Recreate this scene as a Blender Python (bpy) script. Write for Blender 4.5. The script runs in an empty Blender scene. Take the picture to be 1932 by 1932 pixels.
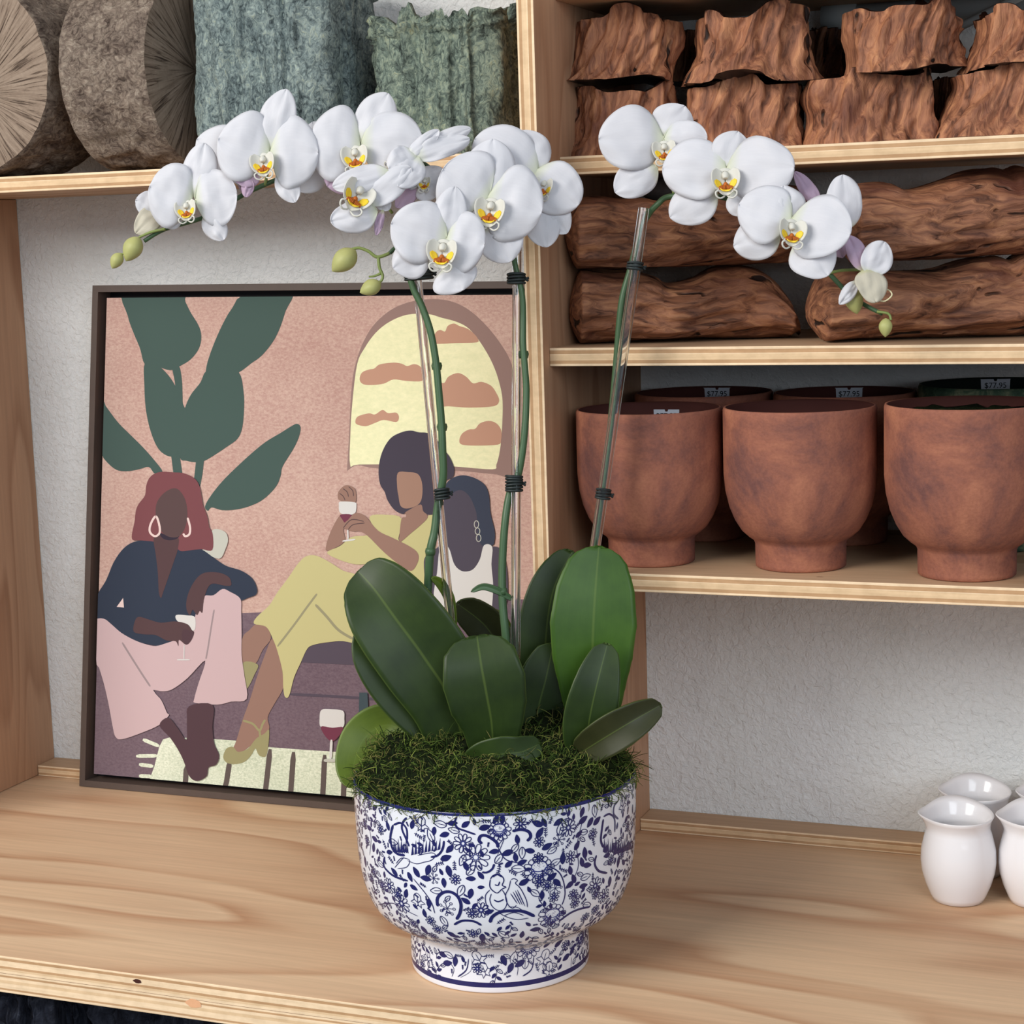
import bpy, math, random
import numpy as np
from mathutils import Vector, Matrix, noise
from mathutils.geometry import tessellate_polygon
R = random.Random(7)
PI = math.pi
scene = bpy.context.scene

# ------------------------------------------------------------------ camera
CH, CY, FPX = 0.69, 2.05275, 3500.0
YAW, PITCH, ROLL = 0.3789, 0.14419, -0.03145
def cam_axes():
    cy, sy = math.cos(YAW), math.sin(YAW)
    r = np.array([cy, sy, 0]); f = np.array([-sy, cy, 0]); u = np.array([0, 0, 1.0])
    cp, sp = math.cos(PITCH), math.sin(PITCH)
    f2 = cp*f - sp*u; u2 = cp*u + sp*f
    c, s = math.cos(ROLL), math.sin(ROLL)
    return c*r + s*u2, -s*r + c*u2, f2
CR, CU, CF = cam_axes()
C0 = np.array([0, -CY, CH])
cam_d = bpy.data.cameras.new('camera'); cam = bpy.data.objects.new('camera', cam_d)
scene.collection.objects.link(cam); scene.camera = cam
cam_d.sensor_width = 36; cam_d.lens = FPX/1932*36; cam_d.clip_start = 0.05
mw = Matrix(((CR[0], CU[0], -CF[0], C0[0]), (CR[1], CU[1], -CF[1], C0[1]), (CR[2], CU[2], -CF[2], C0[2]), (0, 0, 0, 1)))
cam.matrix_world = mw

# ------------------------------------------------------------------ light
scene.view_settings.view_transform = 'Standard'; scene.view_settings.look = 'None'
scene.view_settings.gamma = 1.0; scene.view_settings.use_curve_mapping = False
scene.view_settings.exposure = 0.16
w = bpy.data.worlds.new('world'); scene.world = w; w.use_nodes = True
w.node_tree.nodes['Background'].inputs[0].default_value = (0.80, 0.88, 1.0, 1)
w.node_tree.nodes['Background'].inputs[1].default_value = 0.36
def area(name, loc, target, sx, sy, power, col):
    d = bpy.data.lights.new(name, 'AREA'); d.shape = 'RECTANGLE'; d.size = sx; d.size_y = sy
    d.energy = power; d.color = col
    o = bpy.data.objects.new(name, d); scene.collection.objects.link(o)
    o.location = loc; o.rotation_euler = (Vector(target)-Vector(loc)).to_track_quat('-Z', 'Y').to_euler()
    return o
area('window_light', (-2.3, -3.2, 2.1), (-0.8, -0.3, 0.25), 2.2, 1.6, 118, (1.0, 0.965, 0.91))
area('cool_fill_light', (1.6, -3.4, 1.6), (-0.6, -0.2, 0.2), 1.6, 1.8, 46, (0.84, 0.92, 1.0))  # added cool fill from the right to lift the lower right wall

# ------------------------------------------------------------------ projection helpers (pixel of the photo -> point in the room)
def ray(px, py):
    return CR*((px-966)/FPX) + CU*((966-py)/FPX) + CF
def PD(px, py, d): return Vector(C0 + ray(px, py)*d)
def PY(px, py, y):
    r = ray(px, py); return Vector(C0 + r*((y+CY)/r[1]))
def PZ(px, py, z):
    r = ray(px, py); return Vector(C0 + r*((z-CH)/r[2]))
def depth(p): return float(np.dot(np.array(p)-C0, CF))
VR, VU, VF = Vector(CR), Vector(CU), Vector(CF)
HR = Vector((CR[0], CR[1], 0)).normalized(); HF = Vector((CF[0], CF[1], 0)).normalized()

# ------------------------------------------------------------------ mesh helpers
class MB:
    def __init__(s): s.v = []; s.f = []; s.m = []; s.uv = {}
    def add(s, vs, fs, m=0):
        o = len(s.v); s.v += [tuple(v) for v in vs]
        s.f += [tuple(i+o for i in f) for f in fs]; s.m += [m]*len(fs) if isinstance(m, int) else list(m)
        return o
    def box(s, a, b, m=0, mats=None):
        x0, y0, z0 = a; x1, y1, z1 = b
        vs = [(x0,y0,z0),(x1,y0,z0),(x1,y1,z0),(x0,y1,z0),(x0,y0,z1),(x1,y0,z1),(x1,y1,z1),(x0,y1,z1)]
        fs = [(0,3,2,1),(4,5,6,7),(0,1,5,4),(1,2,6,5),(2,3,7,6),(3,0,4,7)]   # bottom top front right back left
        s.add(vs, fs, mats if mats else m)
    def tube(s, pts, rad, n=10, m=0, cap=True):
        pts = [Vector(p) for p in pts]; k = len(pts)
        rr = rad if isinstance(rad, (list, tuple)) else [rad]*k
        up = Vector((0.13, 0.31, 0.94)); vs = []; prev = None
        for i, p in enumerate(pts):
            t = (pts[min(i+1, k-1)]-pts[max(i-1, 0)])
            if t.length < 1e-9: t = Vector((0, 0, 1))
            t.normalize()
            if prev is None:
                a = t.cross(up)
                if a.length < .1: a = t.cross(Vector((1, 0, 0)))
            else: a = prev - t*prev.dot(t)
            a.normalize(); prev = a; b = t.cross(a)
            for j in range(n):
                an = 2*PI*j/n; vs.append(p + (a*math.cos(an)+b*math.sin(an))*rr[i])
        fs = [(i*n+j, i*n+(j+1) % n, (i+1)*n+(j+1) % n, (i+1)*n+j) for i in range(k-1) for j in range(n)]
        if cap: fs += [tuple(reversed(range(n))), tuple((k-1)*n+j for j in range(n))]
        s.add(vs, fs, m)
    def lathe(s, prof, c, n=64, m=0, closed=False, fn=None):
        vs = []
        for i, (r, z) in enumerate(prof):
            for j in range(n):
                an = 2*PI*j/n; rr, zz = (r, z) if fn is None else fn(r, z, an, i)
                vs.append((c[0]+rr*math.cos(an), c[1]+rr*math.sin(an), c[2]+zz))
        k = len(prof); fs = []; ms = []
        for i in range(k-1 if not closed else k):
            i2 = (i+1) % k
            for j in range(n):
                fs.append((i*n+j, i*n+(j+1) % n, i2*n+(j+1) % n, i2*n+j)); ms.append(m if isinstance(m, int) else m[i])
        if not closed:
            fs.append(tuple(reversed(range(n)))); ms.append(m if isinstance(m, int) else m[0])
            fs.append(tuple((k-1)*n+j for j in range(n))); ms.append(m if isinstance(m, int) else m[-1])
        s.add(vs, fs, ms)
    def grid(s, P, m=0, wrap=False):     # P[i][j]
        a, b = len(P), len(P[0]); vs = [q for r in P for q in r]
        fs = [(i*b+j, i*b+(j+1) % b, (i+1)*b+(j+1) % b, (i+1)*b+j) for i in range(a-1) for j in range(b if wrap else b-1)]
        s.add(vs, fs, m)
    def build(s, name, mats, parent=None, loc=(0, 0, 0), smooth=True, bevel=0, solid=0, auto=None):
        if parent is not None: loc = parent['_loc'] if '_loc' in parent else loc
        L = Vector(loc)
        me = bpy.data.meshes.new(name)
        me.from_pydata([Vector(v)-L for v in s.v], [], s.f)
        for mt in (mats if isinstance(mats, (list, tuple)) else [mats]): me.materials.append(mt)
        me.polygons.foreach_set('material_index', s.m)
        me.polygons.foreach_set('use_smooth', [smooth]*len(s.f)); me.update()
        o = bpy.data.objects.new(name, me); scene.collection.objects.link(o)
        o['_loc'] = tuple(L)
        if parent is None: o.location = L
        else: o.parent = parent
        if bevel:
            b = o.modifiers.new('bevel', 'BEVEL'); b.width = bevel; b.segments = 2; b.limit_method = 'ANGLE'
        if solid:
            b = o.modifiers.new('solid', 'SOLIDIFY'); b.thickness = solid; b.offset = 0
        if auto: 
            import bmesh
            bm = bmesh.new(); bm.from_mesh(me)
            for e in bm.edges:
                if len(e.link_faces) == 2 and e.calc_face_angle(0) > auto: e.smooth = False
            bm.to_mesh(me); bm.free()
        return o
def empty(name, loc):
    o = bpy.data.objects.new(name, None); scene.collection.objects.link(o); o.location = loc
    o['_loc'] = tuple(loc); o.empty_display_size = 0.02; return o
def tag(o, label=None, cat=None, group=None, kind=None):
    if label: o['label'] = label
    if cat: o['category'] = cat
    if group: o['group'] = group
    if kind: o['kind'] = kind
    return o
def spline(pts, n=6, closed=False):
    pts = [Vector(p) for p in pts]; k = len(pts); out = []
    rng = range(k if closed else k-1)
    for i in rng:
        if closed: p0, p1, p2, p3 = pts[(i-1) % k], pts[i], pts[(i+1) % k], pts[(i+2) % k]
        else: p0, p1, p2, p3 = pts[max(i-1, 0)], pts[i], pts[i+1], pts[min(i+2, k-1)]
        for j in range(n):
            t = j/n; t2 = t*t; t3 = t2*t
            out.append(.5*((2*p1)+(-p0+p2)*t+(2*p0-5*p1+4*p2-p3)*t2+(-p0+3*p1-3*p2+p3)*t3))
    if not closed: out.append(pts[-1])
    return out
def lerp(pts, x):
    if x <= pts[0][0]: return pts[0][1]
    for (a, b), (c, d) in zip(pts, pts[1:]):
        if x <= c: return b+(d-b)*(x-a)/(c-a) if c > a else d
    return pts[-1][1]

# ------------------------------------------------------------------ materials
def S(r, g, b):      # sRGB 0..255 -> linear
    f = lambda c: (c/255/12.92) if c/255 <= .04045 else ((c/255+.055)/1.055)**2.4
    return (f(r), f(g), f(b), 1)
class MT:
    def __init__(s, name, rough=.6, spec=.3, coord='Object'):
        s.m = bpy.data.materials.new(name); s.m.use_nodes = True; s.t = s.m.node_tree; s.b = s.t.nodes['Principled BSDF']
        s.b.inputs['Roughness'].default_value = rough; s.b.inputs['Specular IOR Level'].default_value = spec
        s.tc = s.t.nodes.new('ShaderNodeTexCoord').outputs[coord]
    def n(s, typ, **kw):
        o = s.t.nodes.new(typ)
        for k, v in kw.items(): setattr(o, k, v)
        return o
    def link(s, a, b): s.t.links.new(a, b)
    def map(s, scale, loc=(0, 0, 0), rot=(0, 0, 0), src=None):
        o = s.n('ShaderNodeMapping'); o.inputs['Scale'].default_value = scale; o.inputs['Location'].default_value = loc
        o.inputs['Rotation'].default_value = rot; s.link(src or s.tc, o.inputs[0]); return o.outputs[0]
    def noise(s, vec, scale, detail=4, rough=.55, dist=0):
        o = s.n('ShaderNodeTexNoise'); o.inputs['Scale'].default_value = scale; o.inputs['Detail'].default_value = detail
        o.inputs['Roughness'].default_value = rough; o.inputs['Distortion'].default_value = dist; s.link(vec, o.inputs['Vector']); return o.outputs['Fac']
    def math(s, op, a, b=None):
        o = s.n('ShaderNodeMath', operation=op)
        for i, x in enumerate((a, b)):
            if x is None: continue
            if isinstance(x, (int, float)): o.inputs[i].default_value = x
            else: s.link(x, o.inputs[i])
        return o.outputs[0]
    def ramp(s, fac, stops, interp='LINEAR'):
        o = s.n('ShaderNodeValToRGB'); e = o.color_ramp; e.interpolation = interp
        while len(e.elements) < len(stops): e.elements.new(.5)
        for i, (p, c) in enumerate(stops): e.elements[i].position = p; e.elements[i].color = c
        s.link(fac, o.inputs[0]); return o.outputs[0]
    def mix(s, fac, a, b, typ='MIX'):
        o = s.n('ShaderNodeMix', data_type='RGBA', blend_type=typ)
        if isinstance(fac, (int, float)): o.inputs[0].default_value = fac
        else: s.link(fac, o.inputs[0])
        for i, x in ((6, a), (7, b)):
            if isinstance(x, tuple): o.inputs[i].default_value = x
            else: s.link(x, o.inputs[i])
        return o.outputs[2]
    def col(s, c):
        if isinstance(c, tuple): s.b.inputs['Base Color'].default_value = c
        else: s.link(c, s.b.inputs['Base Color'])
        return s
    def bump(s, h, strength=.5, dist=.002):
        o = s.n('ShaderNodeBump'); o.inputs['Strength'].default_value = strength; o.inputs['Distance'].default_value = dist
        s.link(h, o.inputs['Height'])
        if s.b.inputs['Normal'].links: s.link(s.b.inputs['Normal'].links[0].from_socket, o.inputs['Normal'])
        s.link(o.outputs[0], s.b.inputs['Normal']); return s
def flat(name, c, rough=.6, spec=.3, nz=None):
    m = MT(name, rough, spec)
    if nz:
        f = m.noise(m.tc, nz[0], 5); c2 = tuple(min(1, x*nz[1]) for x in c[:3])+(1,)
        m.col(m.mix(f, c, c2))
    else: m.col(c)
    return m.m

W = (1, 1, 1, 1)
def wood_face(name, grain='X', light=(222, 188, 150), dark=(190, 146, 108), off=0, bands=9):
    m = MT(name, .55, .25)
    sc = {'X': (.95, 4.4, 4.4), 'Z': (6.0, 6.0, 1.0)}[grain]
    v = m.map(sc, (off, off*.7, off*.3))
    a = m.noise(v, 1.0, 2, .45, .3)
    b = m.math('FRACT', m.math('MULTIPLY', a, bands))
    tri = m.ramp(b, [(0, (0, 0, 0, 1)), (.62, (.35, .35, .35, 1)), (.88, (1, 1, 1, 1)), (1, (0, 0, 0, 1))])
    fib = m.noise(m.map({'X': (6, 160, 160), 'Z': (160, 160, 6)}[grain]), 1.0, 4, .6)
    blot = m.noise(m.map({'X': (3, 9, 9), 'Z': (9, 9, 3)}[grain], (3, 3, 3)), 1.0, 3, .5)
    base = m.mix(m.math('MULTIPLY', tri, .85), S(*light), S(*dark))
    base = m.mix(m.ramp(blot, [(.45, (0, 0, 0, 1)), (.75, (.6, .6, .6, 1))]), base, S(min(255, light[0]+6), light[1]+4, light[2]+2))
    base = m.mix(.35, base, m.ramp(fib, [(.3, (.55, .55, .55, 1)), (.7, (1.0, 1.0, 1.0, 1))]), 'MULTIPLY')
    spots = m.n('ShaderNodeTexVoronoi'); spots.inputs['Scale'].default_value = 9.0; m.link(m.map((.55, 1.2, 1.0), (off, 0, 0)), spots.inputs['Vector'])
    sp = m.ramp(spots.outputs['Distance'], [(0, (1, 1, 1, 1)), (.014, (1, 1, 1, 1)), (.022, (0, 0, 0, 1))])
    base = m.mix(m.math('MULTIPLY', sp, .75), base, S(96, 62, 45))
    m.col(base); m.bump(fib, .25, .0006); return m.m
def ply_edge(name, axis, thick, warm=0):
    m = MT(name, .65, .2)
    sep = m.n('ShaderNodeSeparateXYZ'); m.link(m.tc, sep.inputs[0])
    wob = m.noise(m.map((4, 4, 4)), 1.0, 2)
    z = m.math('ADD', m.math('DIVIDE', sep.outputs[axis], thick), m.math('MULTIPLY', m.math('SUBTRACT', wob, .5), .07))
    L, D, M = S(246, 218, 182), S(196, 156, 116), S(232, 200, 160)
    if thick > .03:
        st = [(0, L), (.07, D), (.12, L), (.26, M), (.34, L), (.42, D), (.47, L), (.52, S(150, 120, 98)), (.535, L), (.60, M), (.66, D), (.72, L), (.87, D), (.94, L)]
    else:
        st = [(0, L), (.13, D), (.31, M), (.62, L), (.66, D), (.86, L)]
    c = m.ramp(z, st, 'CONSTANT')
    sc = {0: (120, 6, 6), 2: (8, 8, 200)}[axis] if axis in (0, 2) else (6, 120, 6)
    f = m.noise(m.map(sc), 1.0, 4, .6)
    g = m.noise(m.map((60, 60, 90)), 1.0, 3, .6)
    c = m.mix(.45, c, m.ramp(f, [(.3, (.62, .6, .56, 1)), (.65, W)]), 'MULTIPLY')
    c = m.mix(.3, c, m.ramp(g, [(.35, (.6, .56, .5, 1)), (.6, W)]), 'MULTIPLY')
    m.col(c); m.bump(f, .4, .0006); return m.m
def bark_mat(name, cols, scale=28, stretch=(1, 1, 1), bump=.9, dist=.004, rough=.9, crack=None):
    m = MT(name, rough, .12)
    v = m.map(stretch)
    a = m.noise(v, scale, 10, .7, 1.2); b = m.noise(v, scale*.25, 3, .5)
    f = m.math('ADD', m.math('MULTIPLY', a, .85), m.math('MULTIPLY', b, .25))
    k = len(cols)
    c = m.ramp(f, [(.32+.42*i/(k-1), S(*q)) for i, q in enumerate(cols)])
    m.col(c); m.bump(a, bump, dist); return m.m
def drift_mat(name, axis, tint=1.1):
    m = MT(name, .62, .3)
    sc = {'Z': (105, 105, 10), 'X': (9, 95, 95)}[axis]
    wv = m.noise(m.map((14, 14, 14)), 1.0, 3, .5)
    add = m.n('ShaderNodeVectorMath', operation='ADD')
    cmb = m.n('ShaderNodeCombineXYZ'); k = m.math('MULTIPLY', wv, .045)
    for i in range(3): m.link(k, cmb.inputs[i])
    m.link(m.tc, add.inputs[0]); m.link(cmb.outputs[0], add.inputs[1])
    v = m.map(sc, src=add.outputs[0])
    a = m.noise(v, 1.0, 6, .62, .4)
    big = m.noise(m.map((16, 16, 16), (5, 2, 1)), 1.0, 3, .5)
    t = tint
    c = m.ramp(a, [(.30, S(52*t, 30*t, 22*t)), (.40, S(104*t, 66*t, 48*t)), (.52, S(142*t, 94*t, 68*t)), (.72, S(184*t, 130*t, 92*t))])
    c = m.mix(m.ramp(big, [(.5, (0, 0, 0, 1)), (.72, (.75, .75, .75, 1))]), c, S(84*t, 44*t, 34*t))
    ck = m.noise(m.map({'Z': (55, 55, 5), 'X': (5, 45, 45)}[axis], (9, 4, 2), src=add.outputs[0]), 1.0, 2, .5)
    ckr = m.ramp(ck, [(.30, W), (.345, (0, 0, 0, 1))])
    c = m.mix(ckr, c, S(34, 20, 15))
    m.col(c); m.bump(a, .8, .0035); m.bump(m.math('SUBTRACT', 1.0, ckr), .9, .004); return m.m
def stucco():
    m = MT('white_stucco', .85, .15)
    n1 = m.noise(m.map((1, 1, 1)), 150, 4, .6, .8); n2 = m.noise(m.map((1, 1, 1), (3, 1, 2)), 45, 3, .5)
    v = m.noise(m.tc, 6, 3)
    m.col(m.ramp(v, [(.3, S(226, 228, 226)), (.7, S(238, 240, 240))]))
    m.bump(n2, .5, .006); m.bump(n1, .85, .0035); return m.m
M = {}
M['paint'] = flat('orange_paint', S(232, 176, 134), .7, .2, (300, .85)); M['knot'] = flat('dark_knot', S(70, 40, 34), .8, .1)
M['stucco'] = stucco()
M['top_face'] = wood_face('plywood_face', 'X', (226, 192, 156), (190, 142, 106), 0, 7)
M['shelf_face'] = wood_face('shelf_plywood_face', 'X', (204, 170, 136), (176, 136, 102), 3.3)
M['up_face'] = wood_face('upright_plywood_face', 'Z', (192, 150, 118), (164, 120, 90), 1.7, 12)
M['edge_z'] = ply_edge('plywood_edge', 2, .0185)
M['edge_x'] = ply_edge('upright_plywood_edge', 0, .018)
M['edge_top'] = ply_edge('worktop_plywood_edge', 2, .0386)
M['batten_edge'] = ply_edge('batten_plywood_edge', 2, .0145)
M['frame'] = flat('dark_brown_frame', S(82, 70, 64), .5, .3, (60, 1.25))
M['frame_in'] = flat('black_frame_recess', S(22, 20, 26), .5, .3)
def terracotta(name, a, b, c, sc=9):
    m = MT(name, .75, .2)
    n1 = m.noise(m.tc, sc*1.3, 6, .66, .5); n2 = m.noise(m.map((1, 1, 1.2)), 330, 3, .6); n3 = m.noise(m.map((30, 30, 140)), 1.0, 3)
    col = m.ramp(n1, [(.36, S(*a)), (.5, S(*b)), (.66, S(*c))])
    col = m.mix(.35, col, m.ramp(n2, [(.3, (.6, .58, .56, 1)), (.6, W)]), 'MULTIPLY')
    m.col(col); m.bump(n2, .35, .0008); m.bump(n3, .25, .0006); return m.m
M['terra'] = terracotta('terracotta_clay', (112, 74, 68), (148, 94, 76), (174, 114, 88))
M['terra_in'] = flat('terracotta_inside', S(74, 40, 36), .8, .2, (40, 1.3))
M['green_pot'] = terracotta('green_glaze_clay', (38, 58, 46), (56, 76, 60), (120, 124, 98), 30)
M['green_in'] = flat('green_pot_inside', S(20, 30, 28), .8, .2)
M['tag'] = flat('white_card', S(214, 220, 232), .6, .2)
M['ink'] = flat('black_ink', S(50, 52, 60), .6, .2)
M['drift_z'] = drift_mat('driftwood_upright', 'Z')
M['drift_x'] = drift_mat('driftwood_long', 'X', 1.0)
M['drift_shade'] = drift_mat('driftwood_shaded', 'Z', .75)  # darker copy of the upright driftwood, back-row shade put into the colour
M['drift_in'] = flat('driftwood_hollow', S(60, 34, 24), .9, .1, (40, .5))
M['liner'] = flat('black_plastic_liner', S(16, 18, 26), .35, .4)
M['bark_blue'] = bark_mat('blue_green_lichen_bark', [(26, 32, 36), (84, 96, 98), (138, 154, 154), (184, 200, 194), (210, 216, 186)], 170, (1, 1, .75), 1, .008)
M['bark_green'] = bark_mat('pale_green_lichen_bark', [(28, 32, 30), (80, 90, 84), (132, 148, 136), (180, 194, 172), (204, 202, 158)], 150, (1, 1, .8), 1, .008)
M['bark_grey'] = bark_mat('grey_brown_bark', [(50, 42, 38), (114, 98, 88), (168, 150, 134), (206, 190, 172)], 120, (1.0, .7, 1.2), 1, .008)
M['bark_black'] = bark_mat('black_bark_glaze', [(8, 8, 12), (24, 26, 36), (44, 48, 60), (86, 90, 102)], 55, (1, 1, .6), 1, .006, .45)
M['pvc'] = flat('grey_plastic_pipe', S(170, 176, 176), .4, .4)
M['black'] = flat('black_plastic', S(18, 18, 22), .35, .4)
M['ceramic'] = MT('white_glazed_ceramic', .12, .5).col(S(232, 230, 232)).m
M['navy'] = flat('navy_glaze', S(30, 36, 104), .15, .5, (90, .55))
M['navy_line'] = flat('navy_line_glaze', S(46, 54, 124), .15, .5)
M['bowl_white'] = MT('white_bowl_glaze', .12, .5).col(S(228, 230, 238)).m
M['soil'] = bark_mat('dark_moss_bed', [(10, 14, 6), (24, 32, 14), (44, 54, 24)], 120, (1, 1, 1), 1, .004)
def moss_mat():
    m = MT('green_moss', .9, .1)
    oi = m.n('ShaderNodeNewGeometry').outputs['Random Per Island']
    c = m.ramp(oi, [(0, S(34, 50, 20)), (.3, S(56, 74, 32)), (.55, S(84, 102, 44)), (.78, S(118, 108, 66)), (.93, S(126, 144, 64)), (1, S(40, 66, 34))])
    m.col(c); return m.m
M['moss'] = moss_mat()
def petal_mat(name, tip, base, tr=.35):
    m = MT(name, .5, .25)
    uv = m.n('ShaderNodeUVMap'); sep = m.n('ShaderNodeSeparateXYZ'); m.link(uv.outputs[0], sep.inputs[0])
    c = m.ramp(sep.outputs[0], [(0, S(*base)), (.22, S(*tip)), (1, S(*tip))])
    veins = m.noise(m.map((3, 26, 1), src=uv.outputs[0]), 1.0, 3, .5)
    c = m.mix(.12, c, m.ramp(veins, [(.35, (.8, .8, .84, 1)), (.6, W)]), 'MULTIPLY')
    m.col(c); m.bump(veins, .15, .0006)
    t = m.n('ShaderNodeBsdfTranslucent'); m.link(c, t.inputs[0])
    mx = m.n('ShaderNodeMixShader'); mx.inputs[0].default_value = tr
    m.link(m.b.outputs[0], mx.inputs[1]); m.link(t.outputs[0], mx.inputs[2])
    out = [n for n in m.t.nodes if n.type == 'OUTPUT_MATERIAL'][0]; m.link(mx.outputs[0], out.inputs[0]); return m.m
M['petal'] = petal_mat('white_petal', (232, 232, 236), (226, 230, 204))
M['petal_mauve'] = petal_mat('mauve_backed_sepal', (206, 182, 204), (214, 220, 176))
M['petal_green'] = petal_mat('greenish_young_sepal', (214, 208, 190), (196, 200, 140))
M['lip_white'] = petal_mat('lip_white', (228, 226, 216), (232, 224, 184), .25)
M['lip_yellow'] = flat('lip_yellow', S(246, 208, 52), .5, .3, (300, .8))
M['lip_orange'] = flat('lip_orange', S(196, 104, 34), .55, .3, (500, .6))
M['bud'] = flat('bud_green', S(176, 176, 112), .5, .3, (90, .72))
M['bud_mauve'] = flat('bud_mauve', S(190, 160, 140), .5, .3, (90, .8))
M['stem'] = flat('stem_green', S(60, 86, 56), .4, .4, (50, 1.25))
M['stem_light'] = flat('stem_light_green', S(118, 132, 72), .45, .4, (60, 1.2))
M['tie'] = flat('dark_green_tie', S(34, 42, 42), .5, .4)
def glass():
    m = bpy.data.materials.new('clear_acrylic'); m.use_nodes = True; b = m.node_tree.nodes['Principled BSDF']
    b.inputs['Base Color'].default_value = (.97, .98, .98, 1); b.inputs['Roughness'].default_value = .03
    b.inputs['Transmission Weight'].default_value = 1.0; b.inputs['IOR'].default_value = 1.45; return m
M['acrylic'] = glass()
def leaf_mat(name, c1, c2, rough=.42):
    m = MT(name, rough, .28)
    uv = m.n('ShaderNodeUVMap'); sep = m.n('ShaderNodeSeparateXYZ'); m.link(uv.outputs[0], sep.inputs[0])
    n1 = m.noise(m.tc, 22, 4); c = m.ramp(n1, [(.3, S(*c1)), (.7, S(*c2))])
    ln = m.noise(m.map((2, 60, 1), src=uv.outputs[0]), 1.0, 2)
    c = m.mix(.25, c, m.ramp(ln, [(.35, (.7, .75, .7, 1)), (.6, W)]), 'MULTIPLY')
    ab = m.math('ABSOLUTE', m.math('SUBTRACT', sep.outputs[1], .5))
    mid = m.ramp(ab, [(0, W), (.008, W), (.02, (0, 0, 0, 1)), (.485, (0, 0, 0, 1)), (.495, (.8, .8, .8, 1))])
    c = m.mix(m.math('MULTIPLY', mid, .30), c, S(104, 124, 56))
    m.col(c); return m.m
M['leaf'] = leaf_mat('orchid_leaf', (30, 46, 18), (46, 64, 24))
M['leaf_bright'] = leaf_mat('orchid_leaf_bright', (44, 74, 20), (62, 94, 28))
M['leaf_olive'] = leaf_mat('orchid_leaf_olive', (74, 94, 24), (94, 112, 34))
M['leaf_brown'] = leaf_mat('orchid_leaf_underside', (40, 44, 22), (54, 56, 30))

# ------------------------------------------------------------------ setting
b = MB(); b.box((-3.2, 0, -0.75), (1.6, 0.1, 2.6)); tag(b.build('wall_back', M['stucco'], smooth=False), 'white textured stucco wall behind the shelves', kind='structure')
b = MB(); b.box((-3.2, -4.5, -0.8), (1.6, 0.1, -0.75)); tag(b.build('floor', flat('grey_floor', S(120, 116, 110)), smooth=False), 'grey floor below the workbench', kind='structure')

def board(name, a, c, kind, parent=None, face=None, bev=.0008):
    # kind 'h' horizontal board (edge layers along z), 'v' upright
    b = MB()
    if kind == 'v': b.box((a[0], a[1], a[2]), c, mats=[0, 0, 1, 0, 1, 0]); mats = [face or M['up_face'], M['edge_x']]
    else: b.box(a, c, mats=[0, 0, 1, 1, 1, 1]); mats = [face or M['shelf_face'], M['edge_z']]
    o = b.build(name, mats, None, loc=a, smooth=False, bevel=bev)
    if parent is not None: o.parent = parent; o.location = Vector(a)-Vector(parent['_loc'])
    return o
# worktop
b = MB(); b.box((-2.3, -.5975, -.0386), (.75, -.0005, 0), mats=[0, 0, 1, 1, 1, 1])
wt = b.build('worktop', [M['top_face'], M['edge_top']], loc=(-2.3, -.5975, -.0386), smooth=False, bevel=.0008)
for px_, py_, w_, h_, mt in ((365, 1893, .0085, .0045, M['paint']), (259, 1851, .0045, .0022, M['knot'])):
    c_ = PY(px_, py_, -.5976); o_ = Vector(wt['_loc']); b = MB()
    b.add([(c_.x+w_*math.cos(t*PI/5)*(1+.25*math.sin(t*3)), -.59785, c_.z+h_*math.sin(t*PI/5)) for t in range(10)], [tuple(range(10))])
    m_ = b.build('paint_smudge' if w_ > .006 else 'knot', mt, wt, smooth=False)
tag(wt, 'broad pale plywood worktop with layered front edge under the orchid bowl', 'worktop')
b = MB()
b.box((-1.4985, -.0415, .0002), (-.6695, -.0008, .0145), mats=[0, 0, 1, 1, 1, 1])
o = b.build('batten', [M['shelf_face'], M['batten_edge']], loc=(-1.4985, -.0415, 0), smooth=False, bevel=.0006)
tag(o, 'plywood batten along the wall behind the framed picture', 'batten')
b = MB(); b.box((-.6505, -.0415, .0002), (.5, -.0008, .0145), mats=[0, 0, 1, 1, 1, 1])
o = b.build('batten', [M['shelf_face'], M['batten_edge']], loc=(-.6505, -.0415, 0), smooth=False, bevel=.0006)
tag(o, 'plywood batten along the wall behind the white jugs', 'batten')
# shelving
su = empty('shelving_unit', (-.66, -.16, .0005)); tag(su, 'plywood shelving unit standing on the worktop against the wall', 'shelves')
board('side_panel', (-1.518, -.32, .0005), (-1.5, -.001, .7655), 'v', su)
board('divider_panel', (-.669, -.32, .0005), (-.651, -.001, 1.30), 'v', su)
board('side_panel', (.49, -.32, .0005), (.508, -.001, 1.30), 'v', su)
SH0 = .7845
board('shelf', (-1.95, -.22, .766), (-.6692, -.001, SH0), 'h', su)
SH1, SH2, SH3 = .7742, .5841, .3605
board('shelf', (-.6508, -.258, SH1-.0185), (.4898, -.001, SH1), 'h', su)
board('shelf', (-.6508, -.303, SH2-.0185), (.4898, -.001, SH2), 'h', su)
board('shelf', (-.6508, -.32, SH3-.0185), (.4898, -.001, SH3), 'h', su)
board('shelf', (-.6508, -.258, .9285), (.4898, -.001, .947), 'h', su)
board('shelf', (-1.95, -.22, 1.28), (-.6692, -.001, 1.2985), 'h', su)
ls = board('lower_shelf', (-2.3, -.56, -.42), (.75, -.0005, -.4015), 'h'); tag(ls, 'lower plywood shelf under the worktop carrying black planters', 'shelf')

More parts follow.
